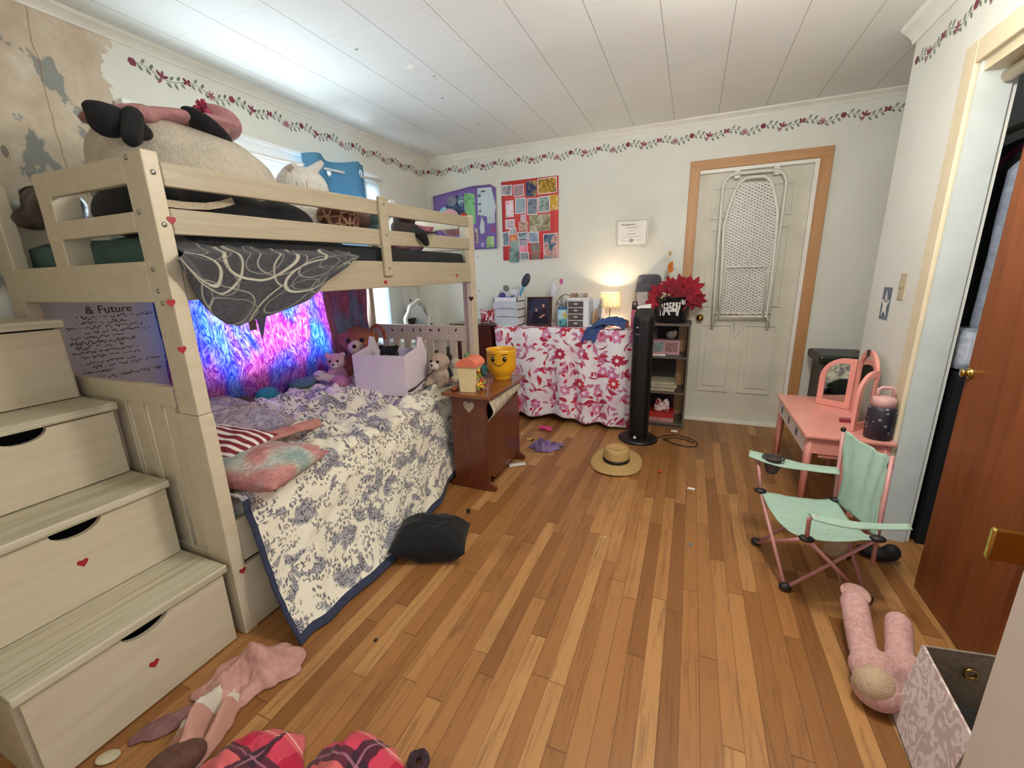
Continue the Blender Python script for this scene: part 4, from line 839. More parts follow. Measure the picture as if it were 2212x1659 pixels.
# white vanity with ornate mirror behind the bunk foot
m_wv = paint('eeece6', .35, .03)
t = thing('white_vanity', 'white vanity table with scalloped oval mirror in the far left corner', 'vanity', (-2.33, 3.42, 0))
build('table_top', MB().box((-2.50, 3.08, .735), (-2.13, 3.78, .755)), m_wv, t, bev=.004); build('apron', MB().box((-2.48, 3.10, .64), (-2.15, 3.76, .735)), m_wv, t)
for x in (-2.46, -2.17):
    for y in (3.12, 3.74): build('leg', MB().tube([(x, y, 0), (x, y, .3), (x, y, .64)], [.012, .018, .022], 10), m_wv, t)
mb = MB(); cc_ = Vector((-2.44, 3.44, .93)); prof = []
for k in range(48):
    a = 2*PI*k/48; r = 1+.05*math.sin(a*9)+.10*max(0, math.sin(a))**6; prof.append(Vector((-2.43+.02*math.sin(a), 3.44+.19*r*math.cos(a), .90+.165*r*math.sin(a))))
build('mirror_frame', MB().tube(prof, .020, 8, closed=True), m_wv, t)
m_mir = gl('dfe3e4', .03, 1); build('mirror_glass', MB().prism([Vector((-2.437, 3.44+.18*math.cos(a), .90+.155*math.sin(a))) for a in [2*PI*k/32 for k in range(32)]], (.004, 0, 0)), m_mir, t)
build('mirror_stand', MB().box((-2.46, 3.40, .755), (-2.42, 3.48, .80)), m_wv, t)
for i, (y, x, h_, c_, lb) in enumerate(((3.2, -2.22, .09, 'd7c8b2', 'beige bottle at the near end of the white vanity'), (3.32, -2.2, .13, '31506c', 'dark blue bottle on the white vanity'), (3.5, -2.19, .10, 'e6d9d9', 'pale round jar in the middle of the white vanity'), (3.64, -2.2, .07, '2c2a2c', 'black jar at the far end of the white vanity'))):
    solo('bottle', lb, 'bottle', MB().lathe([(.001, 0), (.025, 0), (.025, h_*.7), (.012, h_*.82), (.012, h_), (.001, h_)], (x, y, .755), 16), gl(c_, .3))
solo('white_chair', 'white low stool with dark seat by the white vanity', 'stool', MB().box((-2.1, 3.15, .46), (-1.8, 3.4, .485)).tube([(-2.08, 3.17, 0), (-2.08, 3.17, .46)], .014).tube([(-1.82, 3.17, 0), (-1.82, 3.17, .46)], .014).tube([(-2.08, 3.38, 0), (-2.08, 3.38, .46)], .014).tube([(-1.82, 3.38, 0), (-1.82, 3.38, .46)], .014), m_wv)
# --- papers on walls
m_paper = paint('eceae2', .6, .02, bump=0); m_txt = paint('3a3a3c', .7, bump=0); m_lgrey = paint('a8a8a2', .7, bump=0)
WM = lambda x, y, z: Matrix.Translation((x, y, z)) @ Matrix.Rotation(PI/2, 4, 'X')
t = thing('certificate', 'white award certificate curling from the wall above the table lamp', 'certificate', (-.51, YB, 1.53))
def f(u, v): return Vector((lerp(-.642, -.372, u), YB-.004-.035*(u**3)*.9-.02*(1-u)**4*v-.006*v, lerp(1.512, 1.735, v)))
build('paper', MB().grid(f, 16, 12), m_paper, t, solid=.0006)
def onp(u, v, e=.001): q = f(u, v); return Vector((q.x, q.y-e, q.z))
mb = MB()
for (u0, v0, u1, v1) in ((.04, .04, .96, .04), (.04, .94, .96, .94), (.04, .04, .04, .94), (.96, .04, .96, .94)):
    for k in range(8): mb.beam(onp(lerp(u0, u1, k/8), lerp(v0, v1, k/8)), onp(lerp(u0, u1, (k+1)/8), lerp(v0, v1, (k+1)/8)), .009, .0006, (0, 1, 0))
build('printed_border', mb, paint('b9b8ae', .7, bump=0), t)
text('heading', 'Participation Award', .022, WM(-.508, YB-.0165, 1.690), m_txt, t)
mb = MB()
for u0, u1, v, w_ in ((.3, .7, .68, .004), (.4, .62, .57, .003), (.36, .63, .46, .005), (.2, .8, .35, .003), (.16, .34, .22, .003), (.64, .82, .22, .003)): 
    for k in range(6): mb.beam(onp(lerp(u0, u1, k/6), v, .0016), onp(lerp(u0, u1, (k+1)/6), v, .0016), w_, .0005, (0, 1, 0))
mb.poly([onp(.49+.07*math.cos(k*PI/6), .22+.07*math.sin(k*PI/6), .002) for k in range(12)])
build('text_lines', mb, m_lgrey, t); build('push_pin', MB().ell(onp(.55, .93, .003), .003), m_txt, t)
t = thing('certificate', 'white certificate with a small emblem on the left wall by the corner', 'certificate', (XL, 3.44, 1.08))
a, b, c, d_ = [FX(px, py, XL+.004) for px, py in ((868, 621), (899, 620), (906, 669), (875, 671))]
build('paper', MB().prism([a, b, c, d_], (.0006, 0, 0)), m_paper, t)
mb = MB(); 
for k, w_ in enumerate((.5, .3, .6, .5, .4)):
    z = a.z-.03-.028*k-(.03 if k > 2 else 0); y = (a.y+b.y)/2; mb.beam((XL+.0052, y-.09*w_, z), (XL+.0052, y+.09*w_, z), .0005, .003, (0, 0, 1))
build('text_lines', mb, m_lgrey, t); build('emblem', MB().prism([Vector((XL+.005, (a.y+b.y)/2+.016*math.cos(k*PI/4), a.z-.125+.016*math.sin(k*PI/4))) for k in range(8)], (.0006, 0, 0)), m_grey, t)
# --- posters
def photo_mat(cols, seed, sc=14):
    n = NT('photo_print_%d' % seed); p = n.mp(n.tc(), (1, 1, 1), (seed*1.7, seed*.9, 0)); f_ = n.noise(p, sc, 4, .6, .8)
    return n.fin(n.ramp(f_, [(.30+.40*i/(len(cols)-1), c) for i, c in enumerate(cols)]), .35)
m_red = paint('d2413f', .6, .04); m_pur = paint('7a62a8', .6, .05)
m_pborder = paint('f2f2ee', .4, .01, bump=0)
t = thing('photo_collage', 'red poster board covered with small photos on the back wall', 'poster', (-1.44, YB, 1.44))
rx0, rx1, rz0, rz1 = -1.718, -1.162, 1.437, 2.142
build('board', MB().grid(lambda u, v: Vector((lerp(rx0, rx1, u), YB-.004-.006*math.sin(PI*u), lerp(rz0, rz1, v))), 12, 8), m_red, t, solid=.001)
sx = (rx1-rx0)/(1985-1135); sz = (rz1-rz0)/(1375-160)
ph = [(1145, 215, 1310, 370, 'w', ('4a4650', 'a59aa8', 'd6ccd8')), (1330, 225, 1485, 405, 'w', ('6a5a5c', 'b58e9a', '8f8a80')), (1515, 195, 1675, 420, '', ('1c2040', '2a3060', 'e0c840')), (1690, 175, 1965, 400, 'w', ('8fb4cc', 'd8a82f', '7a5a20', 'd8b840')),
      (1200, 450, 1325, 700, '', ('e8a0b4', 'f0e8ec', '8a8a94')), (1350, 425, 1512, 660, 'w', ('8a98a8', '9fb0bc', 'b8b0b4')), (1530, 445, 1685, 690, 'w', ('5a6270', '8a94a4', '4a5058')), (1697, 435, 1865, 670, 'w', ('4e6a68', 'a8b8b0', '3c4440')), (1865, 425, 1985, 650, '', ('e0b838', 'c89a28', 'f0dc90')),
      (1190, 735, 1335, 880, 'w', ('4a2a34', 'd8c0c8', '3a2028')), (1425, 675, 1515, 785, '', ('8a4050', 'd8c0c8', 'c8b0b4')), (1395, 785, 1540, 930, '', ('b04838', 'd8b0a0', '5a3028')), (1560, 695, 1870, 945, '', ('6a6048', '8f8868', 'b8b090', 'd8d8d0')),
      (1250, 870, 1360, 970, 'w', ('4a4a50', '9a9aa0', 'd0d0d0')), (1140, 920, 1248, 1145, 'w', ('3a3e48', '8a94a0', '5a6068')), (1262, 980, 1362, 1065, '', ('d86a40', 'e89a60', 'f0c8a0')), (1375, 940, 1535, 1060, 'w', ('6a8088', 'a8b8c0', '4a5a60')), (1545, 950, 1700, 1115, 'w', ('a8b4d0', '7a88a0', 'd0d8e8')),
      (1262, 1065, 1395, 1195, '', ('6a8a80', '9fb0a8', '4a6058')), (1395, 1050, 1530, 1165, 'w', ('5a4a50', 'b8a8b8', '8a7a88')), (1400, 1160, 1535, 1255, '', ('e88a9a', 'f0a0b0', 'e07a8c')), (1580, 1110, 1715, 1270, '', ('c8484c', '7a8078', 'a89a90')), (1240, 1190, 1395, 1410, '', ('3c4c4c', '6a8480', '9ab0ac')), (1405, 1255, 1548, 1380, 'w', ('4a5058', '9aa0a8', '6a7078')), (1585, 1285, 1710, 1365, '', ('2a2820', '8a8478', '4a4438')), (1770, 990, 1978, 1378, 'w', ('2c3c50', '5a7a98', 'd8a89a', '3a4450'))]
labels = 0
for i, (a, b, c, d_, br, cols) in enumerate(ph):
    x0, x1 = rx0+(a-1135)*sx, rx0+(c-1135)*sx; z1, z0 = rz1-(b-160)*sz, rz1-(d_-160)*sz; y = YB-.0115-.0004*(i % 3)
    tilt = random.Random(i).uniform(-.05, .05); cx_, cz_ = (x0+x1)/2, (z0+z1)/2
    R = Matrix.Translation((cx_, 0, cz_)) @ Matrix.Rotation(tilt, 4, 'Y') @ Matrix.Translation((-cx_, 0, -cz_))
    mb = MB(); mk = mb.mark(); mb.box((x0, y-.0008, z0), (x1, y, z1), 0); bb = .006 if br else .0005
    mb.box((x0+bb, y-.0013, z0+bb), (x1-bb, y-.0007, z1-bb), 1)
    for v in mb.bm.verts: v.co = R @ v.co
    build('photo_print', mb, [m_pborder, photo_mat(cols, i+1)], t)
t = thing('sea_poster', 'purple poster with fish and frog cut-outs peeling off the back wall', 'poster', (-2.1, YB, 1.56))
def pf(u, v):
    x = lerp(-2.42, -1.775, u); zt = lerp(2.07, 2.135, min(1, u*1.6)) if u < .92 else 2.13-.03*(u-.92)/.08; zb = 1.555
    return Vector((x, YB-.006-.07*(1-u)**3-.010*(1+math.sin(u*5))-.02*max(0, u-.85)/.15*(1-v), lerp(zb, zt, v)))
build('board', MB().grid(pf, 24, 14), m_pur, t, solid=.001)
def cut(name, pts, mat, e=.002):
    mb = MB(); P_ = [pf(u, v) for u, v in pts]; mb.prism([p_+Vector((0, -e-.001, 0)) for p_ in P_], (0, -.0005, 0)); build(name, mb, mat, t)
def blobuv(u, v, ru, rv, n_=12, a0=0, sq=1): return [(u+ru*math.cos(a0+2*PI*k/n_), v+rv*math.sin(a0+2*PI*k/n_)) for k in range(n_)]
cut('fish_chart', [(.70, .55), (.97, .50), (1.0, .70), (.93, .97), (.71, .96)], paint('c9d6dc', .6, .03, bump=0)); cut('text_block', [(.85, .40), (.98, .42), (.98, .58), (.84, .55)], paint('c2ccd2', .6, .03, bump=0), .003)
for k, (u, v, r) in enumerate(((.80, .90, .05), (.74, .84, .05), (.86, .83, .035), (.82, .77, .07), (.75, .71, .045), (.87, .72, .045), (.80, .64, .055), (.74, .60, .03))):
    cut('fish', [(u-r, v+.012), (u-r, v-.012), (u-r*.6, v), (u-r*.2, v-.022), (u+r*.6, v-.014), (u+r, v), (u+r*.5, v+.016), (u-r*.2, v+.024), (u-r*.6, v+.004)], paint('5a666c', .6, bump=0), .005)
cut('frog_strip', [(.49, .42), (.66, .40), (.66, .88), (.50, .92)], photo_mat(('5a9a58', '8ac88a', '3f7a48'), 51), .003)
cut('dark_picture', [(.22, .40), (.48, .38), (.48, .90), (.34, .92), (.20, .80)], photo_mat(('14182c', '26305a', '5a7090'), 52), .003)
cut('round_picture', blobuv(.16, .68, .07, .09), photo_mat(('5ab0c8', '9adce8', '4a90a8'), 53), .005); cut('ring_picture', blobuv(.30, .84, .08, .08), photo_mat(('26242c', '8a90a0', '3a3c48'), 54), .006); cut('round_picture', blobuv(.44, .82, .05, .09), photo_mat(('8ac0dc', '4a5a70', 'b0d0e0'), 55), .006)
cut('leaf_cutout', [(.72, .34), (.76, .52), (.80, .42), (.80, .26), (.74, .24)], paint('c8ccd0', .6, .1, bump=0), .004); cut('leaf_picture', [(.82, .02), (.96, .02), (.96, .20), (.83, .20)], photo_mat(('4a7a38', '9ac070', 'd0dcc0'), 56), .004)
text('letter', 'G', .075, WM(-1.81, YB-.022, 1.73), paint('d8404a', .5, bump=0), t, .001); text('letter', 'e', .085, WM(-1.93, YB-.019, 1.60), paint('d6cdd8', .5, bump=0), t, .001)
cut('small_photo', [(.64, .10), (.69, .10), (.69, .34), (.64, .34)], photo_mat(('3a3a40', 'c8b0a0', 'd8d0c8'), 57), .004)
# --- right wall plate and star note
q = FX(1951, 619, XR); t = thing('light_switch', 'beige light switch plate on the wall beside the closet frame', 'light switch', (XR, q.y, q.z-.06))
build('plate', MB().box((XR-.005, q.y-.034, q.z-.062), (XR, q.y+.034, q.z+.062)), paint('c4b998', .35), t, bev=.002); build('toggle', MB().box((XR-.016, q.y-.005, q.z-.004), (XR-.004, q.y+.005, q.z+.016)), paint('a89c7c', .35), t, bev=.001)
q = FX(1914, 654, XR); t = thing('star_note', 'grey paper rectangle with a white paper star taped below the light switch', 'paper note', (XR, q.y, q.z-.09))
build('backing', MB().box((XR-.002, q.y-.052, q.z-.085), (XR-.0005, q.y+.052, q.z+.078)), paint('6f7c88', .7, .15, sc=20), t)
sp = star_pts(Vector((XR-.004, q.y, q.z-.008)), .062, .028, Vector((0, -1, 0)), Vector((0, 0, 1))); sp = [Vector((p_.x, p_.y*.8+q.y*.2, q.z+(p_.z-q.z)*1.15)) for p_ in sp]
build('star', MB().prism(sp, (.0008, 0, 0)), m_paper, t)
text('lettering', '1 Star', .026, Matrix.Translation((XR-.0055, q.y, q.z+.012)) @ Matrix(((0, 0, -1, 0), (-1, 0, 0, 0), (0, 1, 0, 0), (0, 0, 0, 1))), paint('8a8a88', .6, bump=0), t)
# ================================================================ THINGS ON THE DESK (y about 3.65, z .847)
TZ_ = .848; DYc = 3.66
n = NT('frosted_plastic'); m_frost = n.fin('e6edf2', .3, Transmission_Weight=.35, Roughness=.35) if False else n.fin('dfe8ef', .3, Transmission_Weight=.3)
m_wpl = paint('e8eaee', .3, .01, bump=0)
t = thing('drawer_organizer', 'white three-drawer plastic organizer with hairbrushes on top', 'organizer', (-1.555, DYc, TZ_))
OX0, OX1 = -1.667, -1.435
for k in range(3):
    z = TZ_+.006+.073*k; dr = build('drawer', MB().box((OX0+.012, DYc-.10, z+.004), (OX1-.012, DYc-.092, z+.062)), m_frost, t)
    build('drawer_box', MB().box((OX0+.02, DYc-.09, z+.004), (OX1-.02, DYc+.08, z+.05)), paint('c2cdda', .4, .2, sc=20), dr)
    build('handle', MB().tube([(-1.58, DYc-.101, z+.018), (-1.58, DYc-.112, z+.018), (-1.52, DYc-.112, z+.018), (-1.52, DYc-.101, z+.018)], .003, 6), m_wpl, dr)
    build('shelf_frame', MB().box((OX0, DYc-.101, z+.063), (OX1, DYc+.10, z+.071)), m_wpl, t)
mb = MB().box((OX0, DYc-.101, TZ_), (OX1, DYc+.10, TZ_+.008))
for x in (OX0, OX1-.008): mb.prism([(x, DYc-.101, TZ_), (x, DYc+.10, TZ_), (x, DYc+.10, TZ_+.32), (x, DYc+.02, TZ_+.32), (x, DYc-.04, TZ_+.265), (x, DYc-.101, TZ_+.25)], (.008, 0, 0))
mb.box((OX0, DYc-.101, TZ_+.222), (OX1, DYc-.095, TZ_+.255)).box((OX0, DYc+.092, TZ_), (OX1, DYc+.10, TZ_+.32)); build('case', mb, m_wpl, t)
def brush(label, base, tip, hl, hw, c1, c2):
    base, tip = Vector(base), Vector(tip); d_ = (tip-base).normalized(); t = thing('hairbrush', label, 'hairbrush', base)
    build('handle', MB().tube([base, base.lerp(tip, .5)], [.009, .011], 10), gl(c1, .3), t)
    M = Matrix.Translation(base.lerp(tip, .75)) @ d_.to_track_quat('X', 'Y').to_matrix().to_4x4(); mb = MB(); L = (tip-base).length*.5
    mb.ell((0, 0, 0), (L*.55, hw, .014), seg=20, p=.6)
    for v in mb.bm.verts: v.co = M @ v.co
    build('brush_head', mb, gl(c2, .5), t)
brush('dark paddle hairbrush with blue handle standing in the organizer top', (-1.45, DYc-.02, TZ_+.24), FY(1141, 592, DYc), .1, .035, '3f9ac0', '2b3542')
brush('grey round hairbrush lying on the organizer', (-1.50, DYc-.06, TZ_+.27), FY(1089, 618, DYc-.05), .1, .026, 'c8c0b8', '6f6f68')
solo('hairbrush', 'purple oval detangling brush in the organizer top tray', 'hairbrush', MB().ell((-1.61, DYc-.03, TZ_+.268), (.032, .04, .03)), gl('4d3f8a', .3))
solo('hair_tools', 'blue and white hair accessories in the organizer top tray', 'hair tools', MB().ell((-1.53, DYc-.03, TZ_+.262), (.05, .04, .016)).ell((-1.50, DYc-.05, TZ_+.272), (.03, .02, .01)), fabric('4a78b8', 'd8d8dc', 8), remesh=.005)
# framed portrait
a = FY(1164, 665, 3.60); t = thing('portrait', 'dark brown wooden frame with a studio portrait of two people', 'picture frame', (a.x, 3.60, TZ_))
FX0, FX1 = a.x-.118, a.x+.112; FZ1 = TZ_+.255
def tilt(p): return Vector((p[0], p[1]+(p[2]-TZ_)*.12, p[2]))
mf = wood('4a2a1c', '301810', 2, 'Z', .3)
for q0, q1 in (((FX0, TZ_), (FX1, TZ_+.014)), ((FX0, FZ1-.014), (FX1, FZ1)), ((FX0, TZ_), (FX0+.016, FZ1)), ((FX1-.016, TZ_), (FX1, FZ1))):
    mb = MB().box((q0[0], 3.595, q0[1]), (q1[0], 3.615, q1[1])); [setattr(v, 'co', tilt(v.co)) for v in mb.bm.verts]; build('frame_rail', mb, mf, t)
mb = MB().box((FX0+.01, 3.606, TZ_+.01), (FX1-.01, 3.612, FZ1-.01)); [setattr(v, 'co', tilt(v.co)) for v in mb.bm.verts]; build('backdrop', mb, paint('3a3f5c', .3, .3, sc=20), t)
def fig(name, pts, mat, e=0):
    mb = MB(); mb.prism([tilt((FX0+u*(FX1-FX0), 3.6055-e, TZ_+v*.255)) for u, v in pts], (0, -.0006, 0)); build(name, mb, mat, t)
fig('seated_figure', [(.12, .08), (.9, .08), (.88, .30), (.62, .34), (.5, .42), (.34, .52), (.26, .44), (.2, .3)], paint('16151b', .3)); fig('standing_figure', [(.5, .38), (.82, .34), (.84, .55), (.72, .62), (.6, .62), (.52, .52)], paint('2c1c24', .3), .001)
fig('face', blobuv(.66, .70, .055, .065), paint('c99a86', .4), .003); fig('hair', blobuv(.655, .69, .085, .11), paint('3a2420', .4), .002); fig('face', blobuv(.38, .55, .05, .06), paint('b98a78', .4), .002); fig('hands', [(.5, .30), (.60, .36), (.72, .42), (.74, .38), (.62, .31), (.56, .27)], paint('c99a86', .4), .003)
# hand shaped ring holder with headband, gumball jar
a = FY(1200, 625, 3.74); t = thing('wire_figurine', 'white wire ornament with a pink flower on the wall side of the desk', 'ornament', (a.x, 3.74, TZ_))
build('wire', MB().tube([(a.x, 3.74, TZ_), (a.x+.01, 3.74, TZ_+.2), (a.x-.03, 3.74, TZ_+.30), (a.x-.04, 3.74, TZ_+.38), (a.x, 3.74, TZ_+.42), (a.x+.05, 3.74, TZ_+.40), (a.x+.04, 3.74, TZ_+.33), (a.x, 3.74, TZ_+.28)], .004, 6).lathe([(.001, 0), (.045, 0), (.04, .01), (.001, .012)], (a.x, 3.74, TZ_)), gl('d6cdd0', .3), t)
build('flower', MB().ell((a.x+.055, 3.735, TZ_+.385), (.018, .01, .024)), paint('d8609a', .5), t); build('wing', MB().ell((a.x-.015, 3.74, TZ_+.30), (.03, .004, .07)), paint('dcdce2', .4), t)
t = thing('headband', 'thin brown headband arched over the small figurines', 'headband', (-.96, 3.68, TZ_)); Hc = FY(1222, 660, 3.68)
build('band', MB().tube([(Hc.x+.085*math.cos(a_), 3.68, Hc.z-.02+.115*math.sin(a_)) for a_ in [PI*.1+PI*.85*k/16 for k in range(17)]], .0035, 6), gl('4a3428', .4), t); build('twig', MB().tube([Vector((Hc.x-.08, 3.68, Hc.z+.02)), Vector((Hc.x-.03, 3.68, Hc.z-.0)), Vector((Hc.x+.03, 3.68, Hc.z-.02))], .003, 6), gl('6a5a48', .4), t)
solo('hanging_cloth', 'pale patterned cloth draped behind the gumball jar', 'cloth', MB().grid(lambda u, v: Vector((lerp(-1.09, -.98, u), 3.72+.012*math.sin(u*14), lerp(TZ_, TZ_+.24, v)+.02*math.sin(u*7))), 16, 16), fabric('cfc9c4', '9aa0a0', 14), solid=.003)
Jx = FY(1214, 690, 3.62).x; t = thing('storage_jar', 'aqua glass jar of trinkets with a blue lid behind the teal ball', 'jar', (Jx, 3.64, TZ_))
build('jar_body', MB().lathe([(.001, 0), (.045, 0), (.048, .02), (.048, .13), (.04, .15), (.001, .15)], (Jx, 3.64, TZ_), 24), paint('a8cfd0', .1, .08, sc=25), t); build('lid', MB().lathe([(.001, .148), (.042, .148), (.042, .168), (.001, .17)], (Jx, 3.64, TZ_), 24), gl('40689a', .3), t); build('sticker', MB().ell((Jx+.03, 3.60, TZ_+.10), (.018, .008, .022)), paint('d8b45a', .5), t)
solo('toy_ball', 'glossy teal round toy with dark eye in front of the jar', 'toy', MB().ell((FY(1214, 689, 3.585).x+.01, 3.575, TZ_+.034), .034).ell((FY(1214, 689, 3.585).x-.002, 3.543, TZ_+.043), .007, mi=1), [gl('4f9ea0', .2), m_blk])
# four-drawer organizer
a = FY(1227, 645, 3.60); b = FY(1284, 700, 3.60); t = thing('cosmetic_organizer', 'white cosmetic organizer with four clear drawers and a tall side bin', 'organizer', (-.87, 3.66, TZ_))
CX0, CX1, CX2 = a.x, a.x+.135, a.x+.29; CH_ = .225
build('case', MB().box((CX0-.006, 3.60, TZ_), (CX0, 3.74, TZ_+CH_)).box((CX1, 3.595, TZ_), (CX1+.05, 3.74, TZ_+CH_)).box((CX0-.006, 3.595, TZ_+CH_), (CX1+.05, 3.74, TZ_+CH_+.022)).box((CX0, 3.73, TZ_), (CX1, 3.74, TZ_+CH_)).box((CX1+.05, 3.60, TZ_+.0), (CX2, 3.74, TZ_+.015)).box((CX1+.05, 3.73, TZ_), (CX2, 3.74, TZ_+.24)), m_wpl, t, bev=.002)
for k in range(4):
    z = TZ_+.004+.055*k; dr = build('drawer', MB().box((CX0+.004, 3.60, z), (CX1-.002, 3.72, z+.047)), gl('5e5654', .15, key='clr'), t); build('handle', MB().box((CX0+.055, 3.592, z+.022), (CX0+.085, 3.60, z+.032)), gl('f0f0f0', .2), dr); build('rim', MB().box((CX0, 3.598, z+.048), (CX1, 3.603, z+.053)), m_wpl, t)
build('side_bin', MB().box((CX1+.055, 3.60, TZ_+.015), (CX1+.058, 3.73, TZ_+.22)).box((CX2-.004, 3.60, TZ_+.015), (CX2, 3.73, TZ_+.24)), m_frost, t)
for i, (dx, h_, c_, lb) in enumerate(((.08, .12, 'c9a37c', 'tan lipstick tube in the organizer side bin'), (.105, .14, 'b8865c', 'amber perfume bottle in the organizer side bin'), (.13, .06, '6a4a48', 'short brown bottle in the organizer side bin'))):
    solo('cosmetic_bottle', lb, 'bottle', MB().lathe([(.001, 0), (.011, 0), (.011, h_*.75), (.007, h_*.8), (.007, h_), (.001, h_)], (CX1+dx, 3.64, TZ_+.016), 14), gl(c_, .3))
for i, (dx, c_, lb) in enumerate(((.02, 'b8948c', 'brown rounded trinket at the left end of the organizer top'), (.055, 'a07a50', 'amber trinket on the organizer top'), (.10, 'd0c8c4', 'white trinket on the organizer top'), (.14, 'b89a8a', 'tan trinket at the right end of the organizer top'))):
    solo('trinket', lb, 'trinket', MB().ell((CX0+dx, 3.66, TZ_+CH_+.022+.018), (.022, .02, .019)).ell((CX0+dx+.01, 3.65, TZ_+CH_+.05), (.01, .01, .012)), paint(c_, .4, .2, sc=40), remesh=.004)
# lamp
a = FY(1319, 620, 3.76); t = thing('table_lamp', 'small lit table lamp with white heart-lace shade and thin black stem', 'lamp', (a.x, 3.76, TZ_))
lx_ = a.x; zs0 = TZ_+.155; zs1 = TZ_+.285
build('base', MB().lathe([(.001, 0), (.05, 0), (.05, .006), (.012, .012), (.001, .014)], (lx_, 3.76, TZ_)), gl('2a2422', .4), t); build('stem', MB().tube([(lx_, 3.76, TZ_+.01), (lx_, 3.76, TZ_+.2)], .004, 8), gl('2a2422', .4), t)
n = NT('lampshade'); u_ = n.sep(n.tc('UV')); 
cell_u = n.ma('SUBTRACT', n.ma('FRACT', n.ma('MULTIPLY', u_[0], 14)), .5); vv = n.ma('MULTIPLY', u_[1], 1.0)
lace = n.ma('SUBTRACT', 1, n.step(n.ma('ABSOLUTE', n.ma('SUBTRACT', n.ma('ADD', n.ma('ABSOLUTE', cell_u), n.ma('MULTIPLY', n.ma('FRACT', n.ma('MULTIPLY', vv, 4)), .5)), .42)), .03, .07))
lace = n.ma('MULTIPLY', lace, n.ma('LESS_THAN', vv, .48)); n.fin(n.mix(n.ma('MULTIPLY', lace, .6), lin('f6e8cc'), lin('8a6a48')), .8)
tr = n.node('BsdfTranslucent'); n.S(tr.inputs[0], n.mix(n.ma('MULTIPLY', lace, .75), lin('fff4e0'), lin('8a6a48'))); ms = n.node('MixShader'); n.S(ms.inputs[0], .5)
n.t.links.new(n.b.outputs[0], ms.inputs[1]); n.t.links.new(tr.outputs[0], ms.inputs[2]); n.t.links.new(ms.outputs[0], n.out.inputs[0])
build('lamp_shade', MB().grid(lambda u, v: Vector((lx_+lerp(.092, .078, v)*math.cos(2*PI*u), 3.76+lerp(.092, .078, v)*math.sin(2*PI*u), lerp(zs0, zs1, v))), 48, 6), n.m, t, solid=.001)
build('bulb', MB().ell((lx_, 3.76, TZ_+.215), .018), NT('bulb').fin('fff0d0', .5, Emission_Color=(1, .78, .45, 1), Emission_Strength=30.0), t)
light('table_lamp_light', 'POINT', (lx_, 3.76, TZ_+.235), 5.0, (1, .80, .54), shadow_soft_size=.02)
# blue cap/cloth, candle, bottle
def crumple(name, label, cat, c, rx, ry, h, mat, seed, rz=0, nfold=7, uvs=(1, 1), group=None, fl=1, res=(60, 26), amp=.35, edge=.2):
    cx_, cy_, cz_ = c; ca, sa = math.cos(rz), math.sin(rz)
    def f(u, v):
        a = 2*PI*u; ex, ey = math.cos(a), math.sin(a)
        R = 1+edge*nz(ex*1.6, ey*1.6, seed*3.1)+.10*nz(ex*4, ey*4, seed*1.7)
        r = v*R; x, y = rx*r*ex, ry*r*ey
        hh = h*(1-v**2.2)*(.62+amp*nz(x*nfold/rx*.35, y*nfold/ry*.25, seed))+h*.22*abs(nz(x*nfold/rx, y*nfold*.6/ry, seed+5))*(1-v**4)
        hh = max(hh, 0)+.004
        return Vector((cx_+x*ca-y*sa, cy_+x*sa+y*ca, cz_+hh))
    mb = MB().grid(f, res[0], res[1])
    for fc in mb.bm.faces:
        for l in fc.loops: l[mb.uv].uv = ((l.vert.co.x-cx_)*uvs[0], (l.vert.co.y-cy_)*uvs[1])
    bmesh.ops.remove_doubles(mb.bm, verts=mb.bm.verts[:], dist=.0004)
    return solo(name, label, cat, mb, mat, group, solid=.004)
m_bcl = fabric('2f4a82', '46598a', 14)
def f(u, v):
    path = [Vector((-.47, 3.58, TZ_+.03)), Vector((-.56, 3.54, TZ_+.06)), Vector((-.66, 3.49, TZ_+.05)), Vector((-.74, 3.445, TZ_-.01)), Vector((-.76, 3.43, TZ_-.10))]
    p_ = plin(path, u); wd = lerp(.17, .09, u); s_ = v-.5
    return p_+Vector((s_*wd*.9*u*1.4, s_*wd*(1.6-u*1.6), (.034*math.cos(PI*s_)-.02*abs(s_)*2)*(1-u*.4)+.022*nz(u*9, v*6, 2)+.008*math.sin(v*18+u*8)))
solo('baseball_cap', 'crumpled navy blue cap and strap hanging over the desk front edge', 'cap', MB().grid(f, 50, 24), m_bcl, solid=.008)
solo('glass_candle', 'small amber glass candle beside the pink bottle', 'candle', MB().lathe([(.001, 0), (.024, 0), (.027, .05), (.028, .056), (.024, .056), (.022, .02), (.001, .015)], (FY(1352, 690, 3.64).x, 3.64, TZ_)), gl('b87850', .15))
a = FY(1371, 690, 3.56); t = thing('water_bottle', 'tall pink water bottle with black loop lid on the desk', 'bottle', (a.x, 3.56, TZ_))
build('bottle_body', MB().lathe([(.001, 0), (.028, 0), (.03, .01), (.03, .14), (.024, .158), (.001, .158)], (a.x, 3.56, TZ_)), gl('c85a80', .35), t); build('lid', MB().lathe([(.001, .156), (.026, .156), (.026, .19), (.001, .192)], (a.x, 3.56, TZ_)).tube([(a.x-.018, 3.56, TZ_+.19), (a.x-.018, 3.56, TZ_+.215), (a.x+.012, 3.56, TZ_+.215), (a.x+.012, 3.56, TZ_+.19)], .006, 8), gl('2c2a2b', .4), t)
t = thing('paper_butterflies', 'small white cut-out ornament standing in front of the lamp stem', 'ornament', (lx_, 3.62, TZ_))
build('cutout', MB().prism([(lx_+.06*(k/8-.5)*1.0, 3.62, TZ_+(.035 if k % 2 else .012)+.012*((k*7) % 3)) for k in range(9)]+[(lx_+.03, 3.62, TZ_), (lx_-.03, 3.62, TZ_)], (0, .003, 0)), paint('e8dcc0', .5), t)
